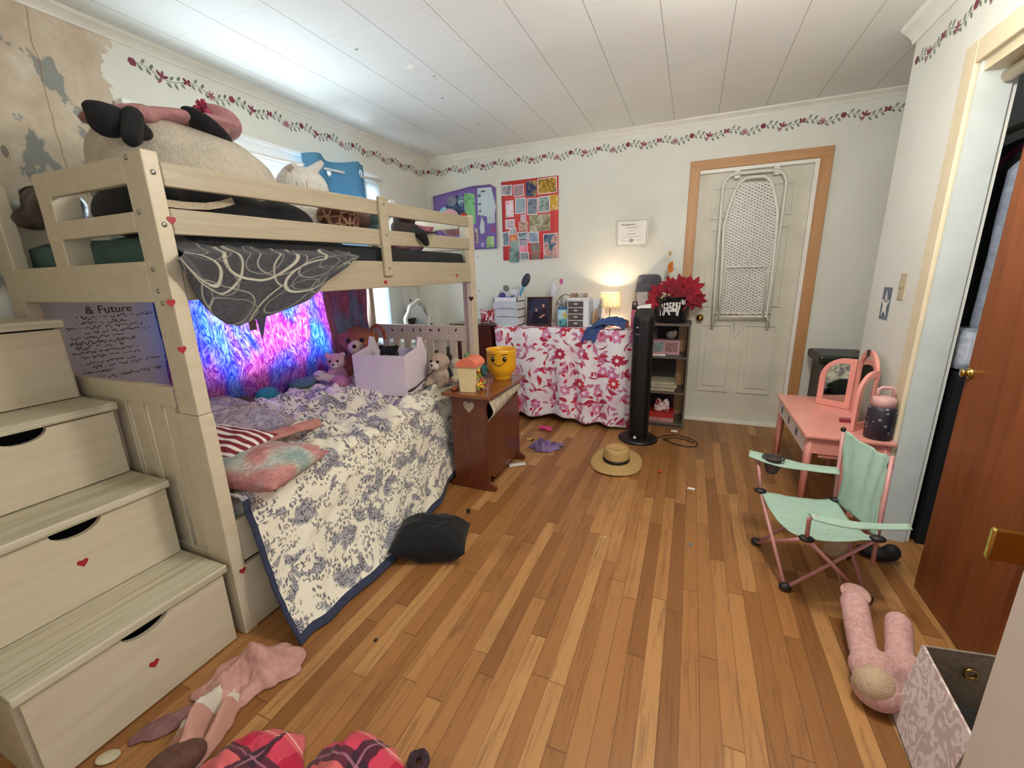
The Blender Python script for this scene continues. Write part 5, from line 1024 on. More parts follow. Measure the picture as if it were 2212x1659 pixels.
# gift bag and peach item on the dresser
a = FY(1053, 682, 3.56); n = NT('snowflake_pouch'); v_ = n.noise(n.mp(n.tc(), (1, 1, .5)), 32, 2, .5, 1.5)
solo('zip_pouch', 'red pouch with white winter pattern on the dark dresser', 'pouch', pillow('x', 'x', 'x', MX((a.x+.0, 3.56, .935), PI/2, 0, 0), .15, .125, .07, None, tag_=False), n.fin(n.mix(n.ma('GREATER_THAN', v_, .52), lin('a02838'), lin('e8e0ea')), .6))
a = FY(1070, 652, 3.70); solo('makeup_sponge', 'peach pointed sponge behind the red pouch', 'sponge', MB().lathe([(.001, 0), (.04, .0), (.048, .05), (.03, .13), (.004, .17)], (a.x-.005, 3.70, .873)), paint('d8a084', .7))
# ================================================================ FAN, BOOKCASE
fc = Vector((-.312, 3.30, 0)); t = thing('tower_fan', 'tall glossy black tower fan on a round base', 'fan', fc); m_fb = gl('060607', .4)
build('base', MB().lathe([(.001, 0), (.152, 0), (.152, .012), (.13, .026), (.05, .04), (.001, .045)], (0, 0, 0), 40), m_fb, t, world=False)
mb = MB(); prof = rrect(.15, .13, .05, 5)
ring = lambda z, s, dz=0: [mb.bm.verts.new((x*s, y*s, z+(dz*(y/.065)))) for x, y in prof]
Rg = [ring(.04, .95), ring(.10, 1.0), ring(.94, 1.0, .0), ring(.985, .98, .025), ring(1.0, .9, .03)]
for A, B in zip(Rg, Rg[1:]):
    for i in range(len(A)): mb.bm.faces.new((A[i], A[(i+1) % len(A)], B[(i+1) % len(A)], B[i]))
mb.bm.faces.new(Rg[-1]); build('tower', mb, m_fb, t, world=False, smooth=False)
for k in range(40): pass
mb = MB()
for k in range(46): z = .14+k*.0165; mb.box((-.052, -.0685, z), (.052, -.064, z+.004))
build('grille', mb, gl('050505', .5), t, world=False)
build('display_marks', MB().box((-.045, -.0668, .895), (-.03, -.0655, .902)).box((-.05, -.0668, .845), (-.02, -.0655, .848)), gl('b8bcc0', .4), t, world=False)
build('knob', MB().ell((-.015, -.10, .045), .012), gl('d8d6d0', .4), t, world=False)
solo('paper_sheet', 'white papers leaning on top between the tower fan and the bucket', 'papers', MB().quadbox([(-.375, 3.44, .98), (-.28, 3.44, .98), (-.28, 3.446, .98), (-.375, 3.446, .98), (-.385, 3.47, 1.035), (-.28, 3.47, 1.055), (-.28, 3.476, 1.055), (-.385, 3.476, 1.035)]), m_paper)
m_bc = wood('6a5c50', '4c4138', 1, 'X', .5)
BX0, BX1, BY0, BY1, BH = -.285, .018, 3.62, 3.915, .885
t = thing('bookcase', 'narrow dark grey-brown bookcase with three open compartments', 'bookcase', (-.13, 3.77, 0))
for x in (BX0, BX1-.016): build('side_panel', MB().box((x, BY0, 0), (x+.016, BY1, BH)), m_bc, t)
for z in (.03, .30, .60): build('shelf', MB().box((BX0+.016, BY0+.004, z), (BX1-.016, BY1, z+.016)), m_bc, t)
build('top', MB().box((BX0-.002, BY0-.004, BH-.016), (BX1+.002, BY1, BH+.002)), m_bc, t); build('back_panel', MB().box((BX0, BY1-.004, 0), (BX1, BY1, BH)), paint('3a322c', .7), t); build('plinth', MB().box((BX0+.016, BY0+.02, 0), (BX1-.016, BY0+.03, .03)), m_bc, t)
t = thing('pink_toy_box', 'pink patterned boxed toy on the top shelf of the bookcase', 'box', (-.15, 3.70, .617)); build('carton', MB().box((-.265, 3.66, .63), (-.055, 3.75, .745)), paint('b58a8e', .5, .1), t); build('printed_panel', MB().box((-.255, 3.658, .65), (-.18, 3.6595, .73)), paint('7a8a88', .5, .2, sc=40), t); build('printed_panel', MB().box((-.165, 3.658, .65), (-.07, 3.6595, .73)), paint('96706e', .5, .3, sc=40), t)
solo('plush_toy', 'small grey toy on top of the pink carton in the bookcase', 'toy', MB().ell((-.13, 3.70, .785), (.04, .035, .035)).ell((-.10, 3.69, .80), (.02, .02, .03)), fur('8a7f78', '5a524e'), remesh=.007)
solo('book', 'thin white book lying under the pink carton', 'book', MB().box((-.265, 3.65, .617), (-.16, 3.78, .629)), m_paper); solo('book', 'thin grey book under the right side of the pink carton', 'book', MB().box((-.155, 3.645, .617), (-.04, 3.78, .629)), paint('5e5a5c', .5))
m_pg = paint('b0a78e', .6, .1, sc=30)
for i, (z, w_, lb) in enumerate(((.316, .20, 'thick cream album at the bottom of the middle shelf stack'), (.345, .215, 'cream binder in the middle of the middle shelf stack'), (.372, .19, 'cream folder on top of the middle shelf stack'))): solo('book', lb, 'book', MB().box((-.27, 3.65-.003*i, z), (-.27+w_, 3.85, z+.024)), m_pg, bev=.002)
solo('game_box', 'pink and white flat box on the lowest bookcase shelf', 'box', MB().box((-.262, 3.64, .047), (-.062, 3.83, .082)), paint('b88480', .5, .15, sc=25)); solo('game_box', 'red flat box lying on the pink one in the bookcase', 'box', MB().box((-.26, 3.645, .0825), (-.066, 3.83, .125)), paint('a8241c', .5, .1))
n = NT('white_red_bag'); v_ = n.noise(n.tc(), 42, 2); solo('gift_bag', 'small white bag with red print on the red box', 'bag', MB().prism([(-.225, 3.69, .127), (-.105, 3.69, .127), (-.105, 3.69, .20), (-.12, 3.69, .235), (-.14, 3.69, .235), (-.165, 3.69, .205), (-.185, 3.69, .235), (-.205, 3.69, .235), (-.225, 3.69, .18)], (0, .03, 0)), n.fin(n.mix(n.ma('GREATER_THAN', v_, .55), lin('d8c8c2'), lin('8f3a34')), .6), bev=.004)
# backpack behind, bucket and flowers
t = thing('backpack', 'grey marbled backpack leaning on the wall between desk and bookcase', 'backpack', (-.36, 3.84, .60))
build('pack', MB().box((-.44, 3.80, .62), (-.24, 3.90, 1.275)), fabric('6f6b70', '4c484e', 12), t, bev=.04); build('strap_clip', MB().ell((-.44, 3.80, 1.15), (.008, .006, .02)), m_steel, t); build('pocket', MB().box((-.43, 3.78, .98), (-.27, 3.80, 1.13)), fabric('c9c0b8', 'a8a09a', 12), t, bev=.01)
bc = Vector((-.135, 3.76, .888)); t = thing('cow_bucket', 'black metal bucket with a painted white cow holding flowers on the bookcase', 'bucket', bc)
build('bucket_body', MB().lathe([(.001, 0), (.112, 0), (.115, .004), (.142, .20), (.147, .205), (.142, .21), (.136, .2), (.11, .02), (.001, .02)], (0, 0, 0), 36), gl('17191c', .35), t, world=False)
def onc(x, z): r = .1135+.027*z/.2; return Vector((x, -math.sqrt(max(0, r*r-x*x))-.0012, z))
cow = [(-.09, .06), (-.082, .06), (-.080, .135), (-.068, .115), (-.07, .06), (-.055, .06), (-.047, .095), (-.032, .088), (-.020, .062), (-.008, .066), (-.016, .094), (.03, .094), (.036, .06), (.05, .06), (.056, .105), (.068, .135), (.072, .17), (.04, .168), (-.04, .166), (-.075, .155), (-.090, .13)]
def inpoly(x, z, P_):
    c_ = False; n_ = len(P_)
    for a_ in range(n_):
        (x1, z1), (x2, z2) = P_[a_], P_[(a_+1) % n_]
        if (z1 > z) != (z2 > z) and x < (x2-x1)*(z-z1)/(z2-z1)+x1: c_ = not c_
    return c_
def decal(name, P_, mat, e=0, par=t, cell=.0022):
    mb = MB(); x0, x1 = min(p[0] for p in P_), max(p[0] for p in P_); z0, z1 = min(p[1] for p in P_), max(p[1] for p in P_); ev = Vector((0, -e, 0)); vs = {}
    def V(i, j):
        if (i, j) not in vs: vs[(i, j)] = mb.bm.verts.new(onc(x0+i*cell, z0+j*cell)+ev)
        return vs[(i, j)]
    for i in range(int((x1-x0)/cell)+1):
        for j in range(int((z1-z0)/cell)+1):
            if inpoly(x0+(i+.5)*cell, z0+(j+.5)*cell, P_): mb.bm.faces.new((V(i, j), V(i+1, j), V(i+1, j+1), V(i, j+1)))
    return build(name, mb, mat, par, world=False)
ell_ = lambda cx_, cz_, a_, b_: [(cx_+a_*math.cos(k*PI/8), cz_+b_*math.sin(k*PI/8)) for k in range(16)]
m_cw = paint('e6e4e0', .5, bump=0)
decal('cow_body', cow, m_cw); decal('cow_head', ell_(.085, .165, .016, .018)+[], m_cw, .0004); decal('cow_ear', ell_(.100, .180, .010, .005), m_cw, .0004); decal('cow_ear', ell_(.072, .184, .008, .005), m_cw, .0004)
for c4 in ((-.045, .138, .012, .008), (-.005, .148, .009, .007), (.022, .130, .009, .009), (-.015, .112, .010, .005), (.048, .150, .007, .006)): decal('cow_spot', ell_(*c4), gl('17191c', .5), .0012)
t = thing('poinsettia_bouquet', 'red artificial poinsettias and autumn sprigs in the cow bucket', 'flowers', bc+Vector((0, 0, .1)))
rnd = random.Random(12); m_pr = [fabric('ae2430', '8c1826', 30), fabric('92202f', '701624', 30)]; m_grn = fabric('5a6248', '3f4634', 30)
def petal(mb, c, d_, L, W_, up):
    d_ = d_.normalized(); sd = d_.cross(up).normalized(); nn = sd.cross(d_)
    def f(u, v): s = (u-.5)*2; w_ = W_*math.sin(PI*min(.98, v*.9+.08))**.8; return c+d_*(L*v)+sd*(s*w_)+nn*(-.25*L*v*v+.15*W_*abs(s))
    mb.grid(f, 4, 5)
heads = [((-.10, -.04, .20), .085, 0), ((-.06, -.07, .19), .075, 1), ((.02, -.08, .20), .09, 1), ((.09, -.06, .17), .10, 1), ((.13, -.04, .23), .09, 0), ((.05, -.02, .27), .075, 0), ((-.14, -.05, .14), .07, 0), ((-.03, .0, .26), .07, 0), ((.16, -.02, .15), .08, 1), ((.06, -.09, .18), .07, 1)]
for (x, y, z), L, mi in heads:
    c = bc+Vector((x, y, z+.03)); fwd = Vector((x*2.2, -1, z*1.2-.1)).normalized(); mb = MB(); a1 = fwd.orthogonal().normalized(); a2 = fwd.cross(a1)
    for k in range(9): a = 2*PI*k/9+rnd.uniform(-.2, .2); d_ = a1*math.cos(a)+a2*math.sin(a)+fwd*(.25+.3*(k % 2)); petal(mb, c, d_, L*rnd.uniform(.9, 1.25), L*.28, fwd)
    build('poinsettia', mb, m_pr[mi], t)
mb = MB()
for k in range(26): c = bc+Vector((rnd.uniform(-.12, .14), rnd.uniform(-.06, .05), rnd.uniform(.12, .25))); petal(mb, c, Vector((rnd.uniform(-1, 1), rnd.uniform(-1, .3), rnd.uniform(-.2, 1))), .07, .018, Vector((0, -1, .2)))
build('leaves', mb, m_grn, t); mb = MB()
for k in range(14): mb.ell(bc+Vector((-.05+rnd.uniform(-.03, .04), -.11+rnd.uniform(-.02, .02), .20+rnd.uniform(-.03, .04))), .010, seg=8)
build('cream_berries', mb, paint('bdb692', .6), t)
mb = MB(); o1 = FY(1446, 575, 3.75); petal(mb, o1+Vector((0, 0, -.03)), Vector((.3, -.3, 1)), .07, .02, Vector((0, -1, 0))); petal(mb, o1+Vector((-.01, 0, -.05)), Vector((.8, -.3, .6)), .06, .016, Vector((0, -1, 0))); build('orange_leaf', mb, fabric('d8882f', 'b8661c', 30), t)
mb = MB().tube([o1+Vector((0, 0, -.05)), FY(1444, 552, 3.75)], .0015, 6); mb.ell(FY(1447, 547, 3.75), (.012, .008, .018)); build('dried_sprig', mb, paint('c9a86a', .6), t)
build('stems', MB().tube([bc+Vector((0, 0, .02)), bc+Vector((0, 0, .2))], .02, 8), m_grn, t)
# fan cord with tag
solo('power_cord', 'thin black power cord looping on the floor beside the fan base', 'cord', MB().tube([Vector((x, y, .005)) for x, y in ((-.17, 3.36), (-.12, 3.42), (-.02, 3.47), (.08, 3.42), (.13, 3.34), (.12, 3.27), (.06, 3.24), (-.04, 3.27), (-.12, 3.34), (-.04, 3.41), (.05, 3.38), (.10, 3.33))], .004, 8), gl('1c1815', .5))
a = FZ(1457, 934, 0); solo('cord_tag', 'small white tag lying on the power cord', 'tag', MB().box((a.x-.028, a.y-.02, .009), (a.x+.022, a.y+.025, .012)), m_paper)
# ================================================================ IRONING BOARD ON THE DOOR
m_ib = gl('e0ddd0', .35); m_ibm = gl('dedcd4', .4)
t = thing('ironing_board', 'white metal over-door ironing board with mesh top hung on the back door', 'ironing board', (.39, 3.9, .84))
def U(x0, x1, z0, z1, r, y, n=6): return [Vector((x0, y, z0)), Vector((x0, y, z1-r))]+[Vector((x0+r-r*math.cos(PI/2*k/n), y, z1-r+r*math.sin(PI/2*k/n))) for k in range(1, n+1)]+[Vector((x1-r+r*math.sin(PI/2*k/n), y, z1-r+r*math.cos(PI/2*k/n))) for k in range(0, n+1)]+[Vector((x1, y, z0))]
xs = [.185, .598]; OF = [FY(a_, b_, 3.905) for a_, b_ in ((1539, 707), (1545, 620), (1554, 500), (1562, 404), (1567, 391), (1576, 381), (1588, 376), (1600, 374), (1635, 371), (1672, 368), (1684, 369), (1693, 375), (1699, 389), (1698, 404), (1691, 454), (1676, 560), (1657, 709))]
build('hanger_frame', MB().tube(OF, .012, 10), m_ib, t)
bl = [FY(a_, b_, 3.875) for a_, b_ in ((1553, 684), (1559, 590), (1564, 490), (1573, 455), (1587, 415), (1597, 396), (1612, 385), (1632, 382), (1652, 381), (1664, 388), (1670, 402), (1676, 430), (1680, 462), (1674, 535), (1664, 628), (1655, 684))]
build('board_rim', MB().tube(bl, .012, 10, closed=True), m_ib, t)
def bw(z):
    L_ = R_2 = None
    for a, b in zip(bl, bl[1:]):
        if min(a.z, b.z) <= z <= max(a.z, b.z) and a.z != b.z:
            x = a.x+(b.x-a.x)*(z-a.z)/(b.z-a.z)
            if a.z < b.z: L_ = x
            else: R_2 = x
    return L_, R_2
mb = MB(); inb = lambda x, z: (.94 < z < 1.93 and (lambda w_: w_[0] is not None and w_[1] is not None and w_[0] < x < w_[1])(bw(z)))
for sg in (1, -1):
    for k in range(-20, 90):
        z0 = .6+k*.0225; seg = None; pts = []
        for j in range(0, 26):
            x = .20+j*.015; z = z0+sg*.55*(x-.39)
            if inb(x, z): pts.append(Vector((x, 3.878+.0015*sg, z)))
        if len(pts) > 1: mb.beam(pts[0], pts[-1], .002, .0085, (0, 0, 1))
build('mesh_panel', mb, m_ibm, t)
build('lower_brace', MB().tube([Vector((.225, 3.855, .93)), Vector((.236, 3.855, 1.30)), Vector((.25, 3.855, 1.315)), Vector((.52, 3.855, 1.315)), Vector((.532, 3.855, 1.30)), Vector((.54, 3.855, .93))], .007, 8), m_ib, t)
build('lower_brace', MB().tube([Vector((.39, 3.86, 1.315)), Vector((.39, 3.86, 1.46))], .006, 8), m_ib, t); build('cross_bar', MB().tube([Vector((.19, 3.89, .955)), Vector((.59, 3.89, .955))], .009, 8), m_ib, t)
for s_, x in ((1, .19), (-1, .59)): build('foot_strut', MB().tube([Vector((x, 3.90, .86)), Vector((x+s_*.03, 3.87, .95))], .006, 8), m_ib, t)
for x in (.26, .52): build('door_hook', MB().box((x-.02, 3.908, 1.97), (x+.02, 3.935, 2.03)), m_ib, t, bev=.003)
# ================================================================ PINK VANITY, BOTTLE, BIN
m_vp = paint('e89c8e', .22, .05, bump=.02); m_vw = paint('e4dcd2', .4, .03); VX0, VX1, VY0, VY1, VZ = .578, .925, 2.345, 3.10, .50
t = thing('pink_vanity', 'pink child-size vanity table with folding three-part mirror by the right wall', 'vanity', (.75, 2.72, 0))
build('table_top', MB().box((VX0-.01, VY0-.01, VZ-.018), (VX1, VY1+.01, VZ)), m_vp, t, bev=.005)
build('apron', MB().box((VX0+.02, VY0+.012, VZ-.10), (VX1-.01, VY0+.03, VZ-.018)), m_vp, t)
build('apron', MB().box((VX0+.02, VY1-.03, VZ-.10), (VX1-.01, VY1-.012, VZ-.018)), m_vp, t)
dr = build('drawer', MB().box((VX0+.002, VY0+.03, VZ-.11), (VX0+.018, VY1-.03, VZ-.02)), m_vw, t, bev=.003)
for y in (VY0+.22, VY0+.42, VY0+.62): build('sticker', MB().box((VX0+.0005, y-.02, VZ-.085), (VX0+.002, y+.02, VZ-.045)), paint('7d6a78', .5), dr)
for x in (VX0+.022, VX1-.03):
    for y in (VY0+.028, VY1-.028): build('leg', MB().tube([(x, y, VZ-.018), (x, y, VZ-.12), (x, y, 0)], [.022, .022, .014], 4), m_vp, t)
build('side_slats', MB().box((.74, VY0+.02, .08), (.765, VY0+.032, .40)).box((.80, VY0+.02, .08), (.825, VY0+.032, .40)).box((.64, VY0+.02, .38), (.9, VY0+.032, .40)), m_vp, t)
def mirror(c, w_, h_, ang, arch, name):
    M = Matrix.Translation(Vector(c)) @ Matrix.Rotation(ang, 4, 'Z')     # local: x across, z up, facing -y
    def outl(w2, h2, z0, n_=14): 
        if arch == 'full': return [(-w2, z0), (w2, z0)]+[(w2*math.cos(PI*k/n_), h2-w2+w2*math.sin(PI*k/n_)) for k in range(n_+1)]
        s = 1 if arch == 'L' else -1; r = w2*1.5; pts = [(-w2, z0), (w2, z0), (w2, h2)]
        pts += [(w2-2*w2+r*(1-math.sin(PI/2*k/8)), h2-r*(1-math.cos(PI/2*k/8))) for k in range(9)]
        return [(s*x, z) for x, z in pts][::s]
    O = outl(w_/2, h_, 0); I = outl(w_/2-.028, h_-.03, .035); mb = MB()
    Of = [mb.bm.verts.new(M @ Vector((x, -.008, z))) for x, z in O]; If = [mb.bm.verts.new(M @ Vector((x, -.008, z))) for x, z in I]
    Ob = [mb.bm.verts.new(M @ Vector((x, .008, z))) for x, z in O]; Ib = [mb.bm.verts.new(M @ Vector((x, .008, z))) for x, z in I]; n_ = len(O)
    for i in range(n_):
        j = (i+1) % n_
        for q in ((Of[i], Of[j], If[j], If[i]), (Ob[j], Ob[i], Ib[i], Ib[j]), (Of[j], Of[i], Ob[i], Ob[j]), (If[i], If[j], Ib[j], Ib[i])): mb.bm.faces.new(q)
    fr = build(name, mb, m_vp, t); mb = MB(); mb.prism([M @ Vector((x, -.001, z)) for x, z in I], M.to_3x3() @ Vector((0, .004, 0))); build('mirror_glass', mb, gl('c6c9c6', .02, 1), fr); return fr
cy = 2.72
mirror((.885, 2.70, VZ), .26, .37, -PI/2, 'full', 'mirror_frame')
mirror((.815, 2.905, VZ+.002), .17, .29, -PI/2+.95, 'L', 'mirror_frame')
mirror((.835, 2.515, VZ+.002), .15, .29, -PI/2-.75, 'R', 'mirror_frame')
build('mirror_clip', MB().box((.868, 2.69, VZ+.34), (.88, 2.71, VZ+.373)), gl('3a2c2c', .4), t)
vb = Vector((.868, 2.40, VZ)); t2 = thing('water_bottle', 'dark patterned water bottle with pale pink lid on the vanity corner', 'bottle', vb)
n = NT('dark_motif'); v_ = n.vor(n.mp(n.tc(), (1, 1, 1)), 34); build('bottle_body', MB().lathe([(.001, 0), (.050, 0), (.054, .006), (.054, .142), (.045, .16), (.001, .16)], (0, 0, 0)), n.fin(n.mix(n.ma('LESS_THAN', v_, .22), lin('2c2632'), lin('8f8792')), .5), t2, world=False)
build('lid', MB().lathe([(.001, .156), (.046, .156), (.046, .192), (.036, .204), (.001, .206)], (0, 0, 0)).tube([(-.028, 0, .20), (-.028, 0, .236), (-.016, 0, .246), (.022, 0, .246), (.031, 0, .236), (.031, 0, .20)], .008, 8), gl('d8a8a4', .4), t2, world=False)
a = FZ(1833, 912, VZ); solo('gum_pack', 'pink and maroon candy packet on the pink vanity top', 'packet', MB().box((a.x-.04, a.y-.013, VZ+.001), (a.x+.035, a.y+.013, VZ+.012)), paint('9c3040', .4, .2)); solo('gum_pack', 'pale pink packet lying behind the maroon one on the vanity', 'packet', MB().box((a.x-.03, a.y+.02, VZ+.001), (a.x+.05, a.y+.045, VZ+.010)), paint('b06a78', .4, .3, sc=60))
t = thing('trash_can', 'tall black lidded trash can behind the pink vanity', 'trash can', (1.02, 3.62, 0))
build('can_body', MB().box((.885, 3.48, 0), (1.15, 3.78, .64)), gl('14171a', .4), t, bev=.02); build('lid', MB().box((.85, 3.45, .64), (1.17, 3.80, .705)), gl('1c2022', .4), t, bev=.018)
# ================================================================ FOLDING CHAIR
m_mint = fabric('9fbaa8', '98b3a1', 40); m_pk = gl('c28a86', .35); m_ct = gl('1a1819', .5)
t = thing('camp_chair', 'child-size folding camp chair with mint fabric and pink tube legs', 'chair', (.56, 1.94, 0))
FLs, FRs, BRs, BLs = Vector((.356, 2.03, .315)), Vector((.468, 1.70, .305)), Vector((.715, 1.80, .30)), Vector((.655, 2.08, .30))
fFL, fFR, fBR, fBL = Vector((.378, 2.085, .012)), Vector((.447, 1.785, .012)), Vector((.728, 1.826, .012)), Vector((.74, 2.12, .012))
for a, b in ((fFL, FRs), (fFR, FLs), (fFR, BRs), (fBR, FRs), (fBR, BLs), (fBL, BRs), (fFL, BLs), (fBL, FLs)): build('frame_tube', MB().tube([a, b], .0075, 10), m_pk, t)
BRt, BLt = FZ(1928, 985, .60), FZ(1822, 928, .62)
for a, b in ((BRs-Vector((0, 0, .12)), BRt), (BLs-Vector((0, 0, .12)), BLt)): build('back_post', MB().tube([a, b], .0075, 10), m_pk, t)
aFL, aFR = Vector((.335, 2.11, .452)), Vector((.475, 1.65, .43)); aBL, aBR = Vector((.60, 2.07, .45)), Vector((.735, 1.72, .43))
build('arm_post', MB().tube([FLs, Vector((.345, 2.06, .40)), aFL], .0075, 10), m_pk, t); build('arm_post', MB().tube([FRs, Vector((.455, 1.66, .41)), aFR], .0075, 10), m_pk, t)
for p_ in (fFL, fFR, fBR, fBL): build('foot', MB().ell(p_+Vector((0, 0, .006)), (.024, .018, .018)), m_ct, t)
for p_ in (FLs, FRs, BRs, BLs): build('corner_cap', MB().ell(p_, (.026, .020, .012)), m_ct, t)
def f(u, v):
    p_ = FLs.lerp(FRs, u).lerp(BLs.lerp(BRs, u), v); return p_+Vector((0, 0, -.05*math.sin(PI*u)*(1-.3*v)-.012*math.sin(PI*v)+.004*nz(u*6, v*6)))
build('seat', MB().grid(f, 26, 26), m_mint, t, solid=.003)
def f(u, v):
    bL, bR = BLs+Vector((.0, 0, -.01)), BRs+Vector((0, 0, -.01)); ins = .18*math.sin(PI*min(1, v*1.2))*(1-v*.4)
    uu = lerp(ins*.6, 1-ins*.6, u); p_ = bL.lerp(bR, uu).lerp(BLt.lerp(BRt, uu), v)
    return p_+Vector((.045*math.sin(PI*u)*(.3+.7*v)+.006*math.sin(u*22)*(v), .0, -.035*math.sin(PI*u)*v**3+.004*nz(u*7, v*7)))
build('backrest', MB().grid(f, 30, 30), m_mint, t, solid=.003)
build('corner_pocket', MB().ell(BRt+Vector((.0, 0, -.04)), (.010, .011, .022)), m_ct, t); build('corner_pocket', MB().ell(BLt, (.010, .010, .012)), m_ct, t)
def arm(a, b, w_, hole=None):
    d_ = (b-a).normalized(); sd = Vector((0, 0, 1)).cross(d_).normalized()
    def f(u, v): return a.lerp(b, u)+sd*((v-.5)*w_*(.75+.35*math.sin(PI*min(1, u*1.6))))+Vector((0, 0, -.014*math.sin(PI*u)-.012*abs(v-.5)*2*(1 if hole is None else .4)))
    return build('armrest', MB().grid(f, 20, 8), m_mint, t, solid=.004)
arm(aFL+Vector((-.03, .0, .01)), Vector((.64, 2.06, .45)), .10, 1); arm(aFR+Vector((-.02, 0, .005)), aBR+Vector((.02, -.01, -.005)), .05)
ch = Vector((.40, 2.085, .462)); build('cup_holder_ring', MB().tube([ch+Vector((.042*math.cos(a_), .036*math.sin(a_), 0)) for a_ in [k*PI/10 for k in range(20)]], .004, 6, closed=True).lathe([(.001, 0), (.032, 0), (.032, .003), (.001, .003)], ch+Vector((0, 0, -.006))), gl('3a3028', .6), t)
n = NT('cup_net'); build('cup_net', MB().lathe([(.033, 0), (.030, -.05), (.02, -.075), (.001, -.08)], ch, 18, cap=False), paint('4a3d34', .8), t, solid=.002)
solo('label_strip', 'white label hanging under the camp chair seat', 'label', MB().grid(lambda u, v: Vector((.575+.05*u, 1.78+.01*math.sin(v*4)-.02*u, lerp(.235, .155, v))), 4, 6), fabric('a89a80', '978a72'), solid=.002) if False else build('storage_flap', MB().grid(lambda u, v: FLs.lerp(FRs, .72).lerp(BLs.lerp(BRs, .72), .55)+Vector((-.02+.075*u, -.03*u, lerp(-.045, -.13, v)+.006*math.sin(u*9))), 8, 8), fabric('b09c80', '9a886e', 30), t, solid=.003)
solo('shoe', 'dark shoe lying behind the camp chair legs near the wall', 'shoe', MB().ell((.86, 2.16, .03), (.075, .035, .03), (0, 0, -.2)).ell((.91, 2.15, .05), (.035, .032, .04)), paint('1e2026', .6), remesh=.006)
solo('thin_strap', 'thin cream strap dangling under the camp chair', 'strap', MB().tube([(.60, 1.80, .16), (.63, 1.79, .08), (.69, 1.82, .006)], .003, 6), fabric('a8947a'))
# ================================================================ PINK PLUSH AND FABRIC BIN
m_bp = fur('dcb0a8', 'c09088', .8)
t = plush('plush_toy', 'pink fluffy plush lying on its back beside the fabric bin', (.66, 1.45, 0),
          [('c', FZ(1848, 1330, .10)+Vector((0, .03, .03)), FZ(1864, 1405, .08), .042, .040), ('c', FZ(1942, 1372, .09)+Vector((0, .02, .03)), FZ(1944, 1432, .08), .038, .038),
           ('e', FZ(1890, 1445, .07), (.07, .055, .06)), ('e', FZ(1955, 1455, .07), (.085, .05, .055)), ('e', FZ(1895, 1490, .055), (.065, .06, .055)), ('e', FZ(1950, 1490, .05), (.03, .03, .03))], m_bp, .009)
part(t, 'foot_pad', [('e', FZ(1888, 1480, .075), (.052, .048, .056))], fur('d0b494', 'bda080'))
part(t, 'foot_pad', [('e', FZ(1850, 1322, .10)+Vector((0, .035, .05)), (.045, .045, .012), (.2, 0, 0))], fur('d8aca0', 'b88880'))
n = NT('damask_fabric'); v_ = n.noise(n.tc(), 22, 3, .5, 2.5); m_dam = n.fin(n.mix(n.step(v_, .46, .54), lin('b8a09a'), lin('dccdc4')), .8, Sheen_Weight=.3)
t = thing('fabric_bin', 'open fabric storage bin with pink damask side and brass grommet', 'storage bin', (.76, 1.15, 0), .10); Mi = t.matrix_basis.inverted()
T0, T1, T2, T3 = FZ(1992, 1392, .275), FZ(2208, 1424, .275), None, FZ(2105, 1606, .275); T2 = T1+(T3-T0); B0 = FZ(1925, 1545, 0); B3 = B0+(T3-T0)*.93; B1 = B0+(T1-T0)*.93; B2 = B3+(T1-T0)*.93
m_bin = fabric('8a7c6c', '76695a', 50); m_binin = fabric('6f6456', '5c5246', 50)
def wall(a, b, c, d_, nm, mt, th=.006):
    nrm = (b-a).cross(d_-a).normalized(); ctr = (T0+T2)/2; nrm = nrm if nrm.dot(ctr-a) > 0 else -nrm
    return build(nm, MB().prism([a, b, c, d_], nrm*th), mt, t)
sag = Vector((0, 0, -.015))
wall(B0, B3, T3, T0, 'side_panel', m_dam); wall(B0+Vector((0, 0, .0)), B1, T1, T0, 'end_panel', m_bin); wall(B3, B2, T2, T3, 'end_panel', m_bin); wall(B1, B2, T2, T1, 'side_panel', m_dam)
build('bottom_panel', MB().prism([B0+Vector((0, 0, .002)), B1, B2, B3], (0, 0, .006)), m_binin, t)
g_ = FY(2107, 1437, T0.y-.012); g_ = T0.lerp(T1, .52)+Vector((0, -.012, -.06)); build('grommet', MB().tube([g_+Vector((.013*math.cos(a_), -.002, .013*math.sin(a_))) for a_ in [k*PI/8 for k in range(16)]], .004, 8, closed=True), m_brass, t)
solo('dark_clothes', 'black clothing at the bottom of the fabric bin', 'clothing', MB().ell(((B0+B2)/2)+Vector((0, 0, .09)), (.085, .11, .07)).ell(((B0+B2)/2)+Vector((.03, .05, .10)), (.05, .05, .05)), fabric('15120f', '0c0a08'), remesh=.01)
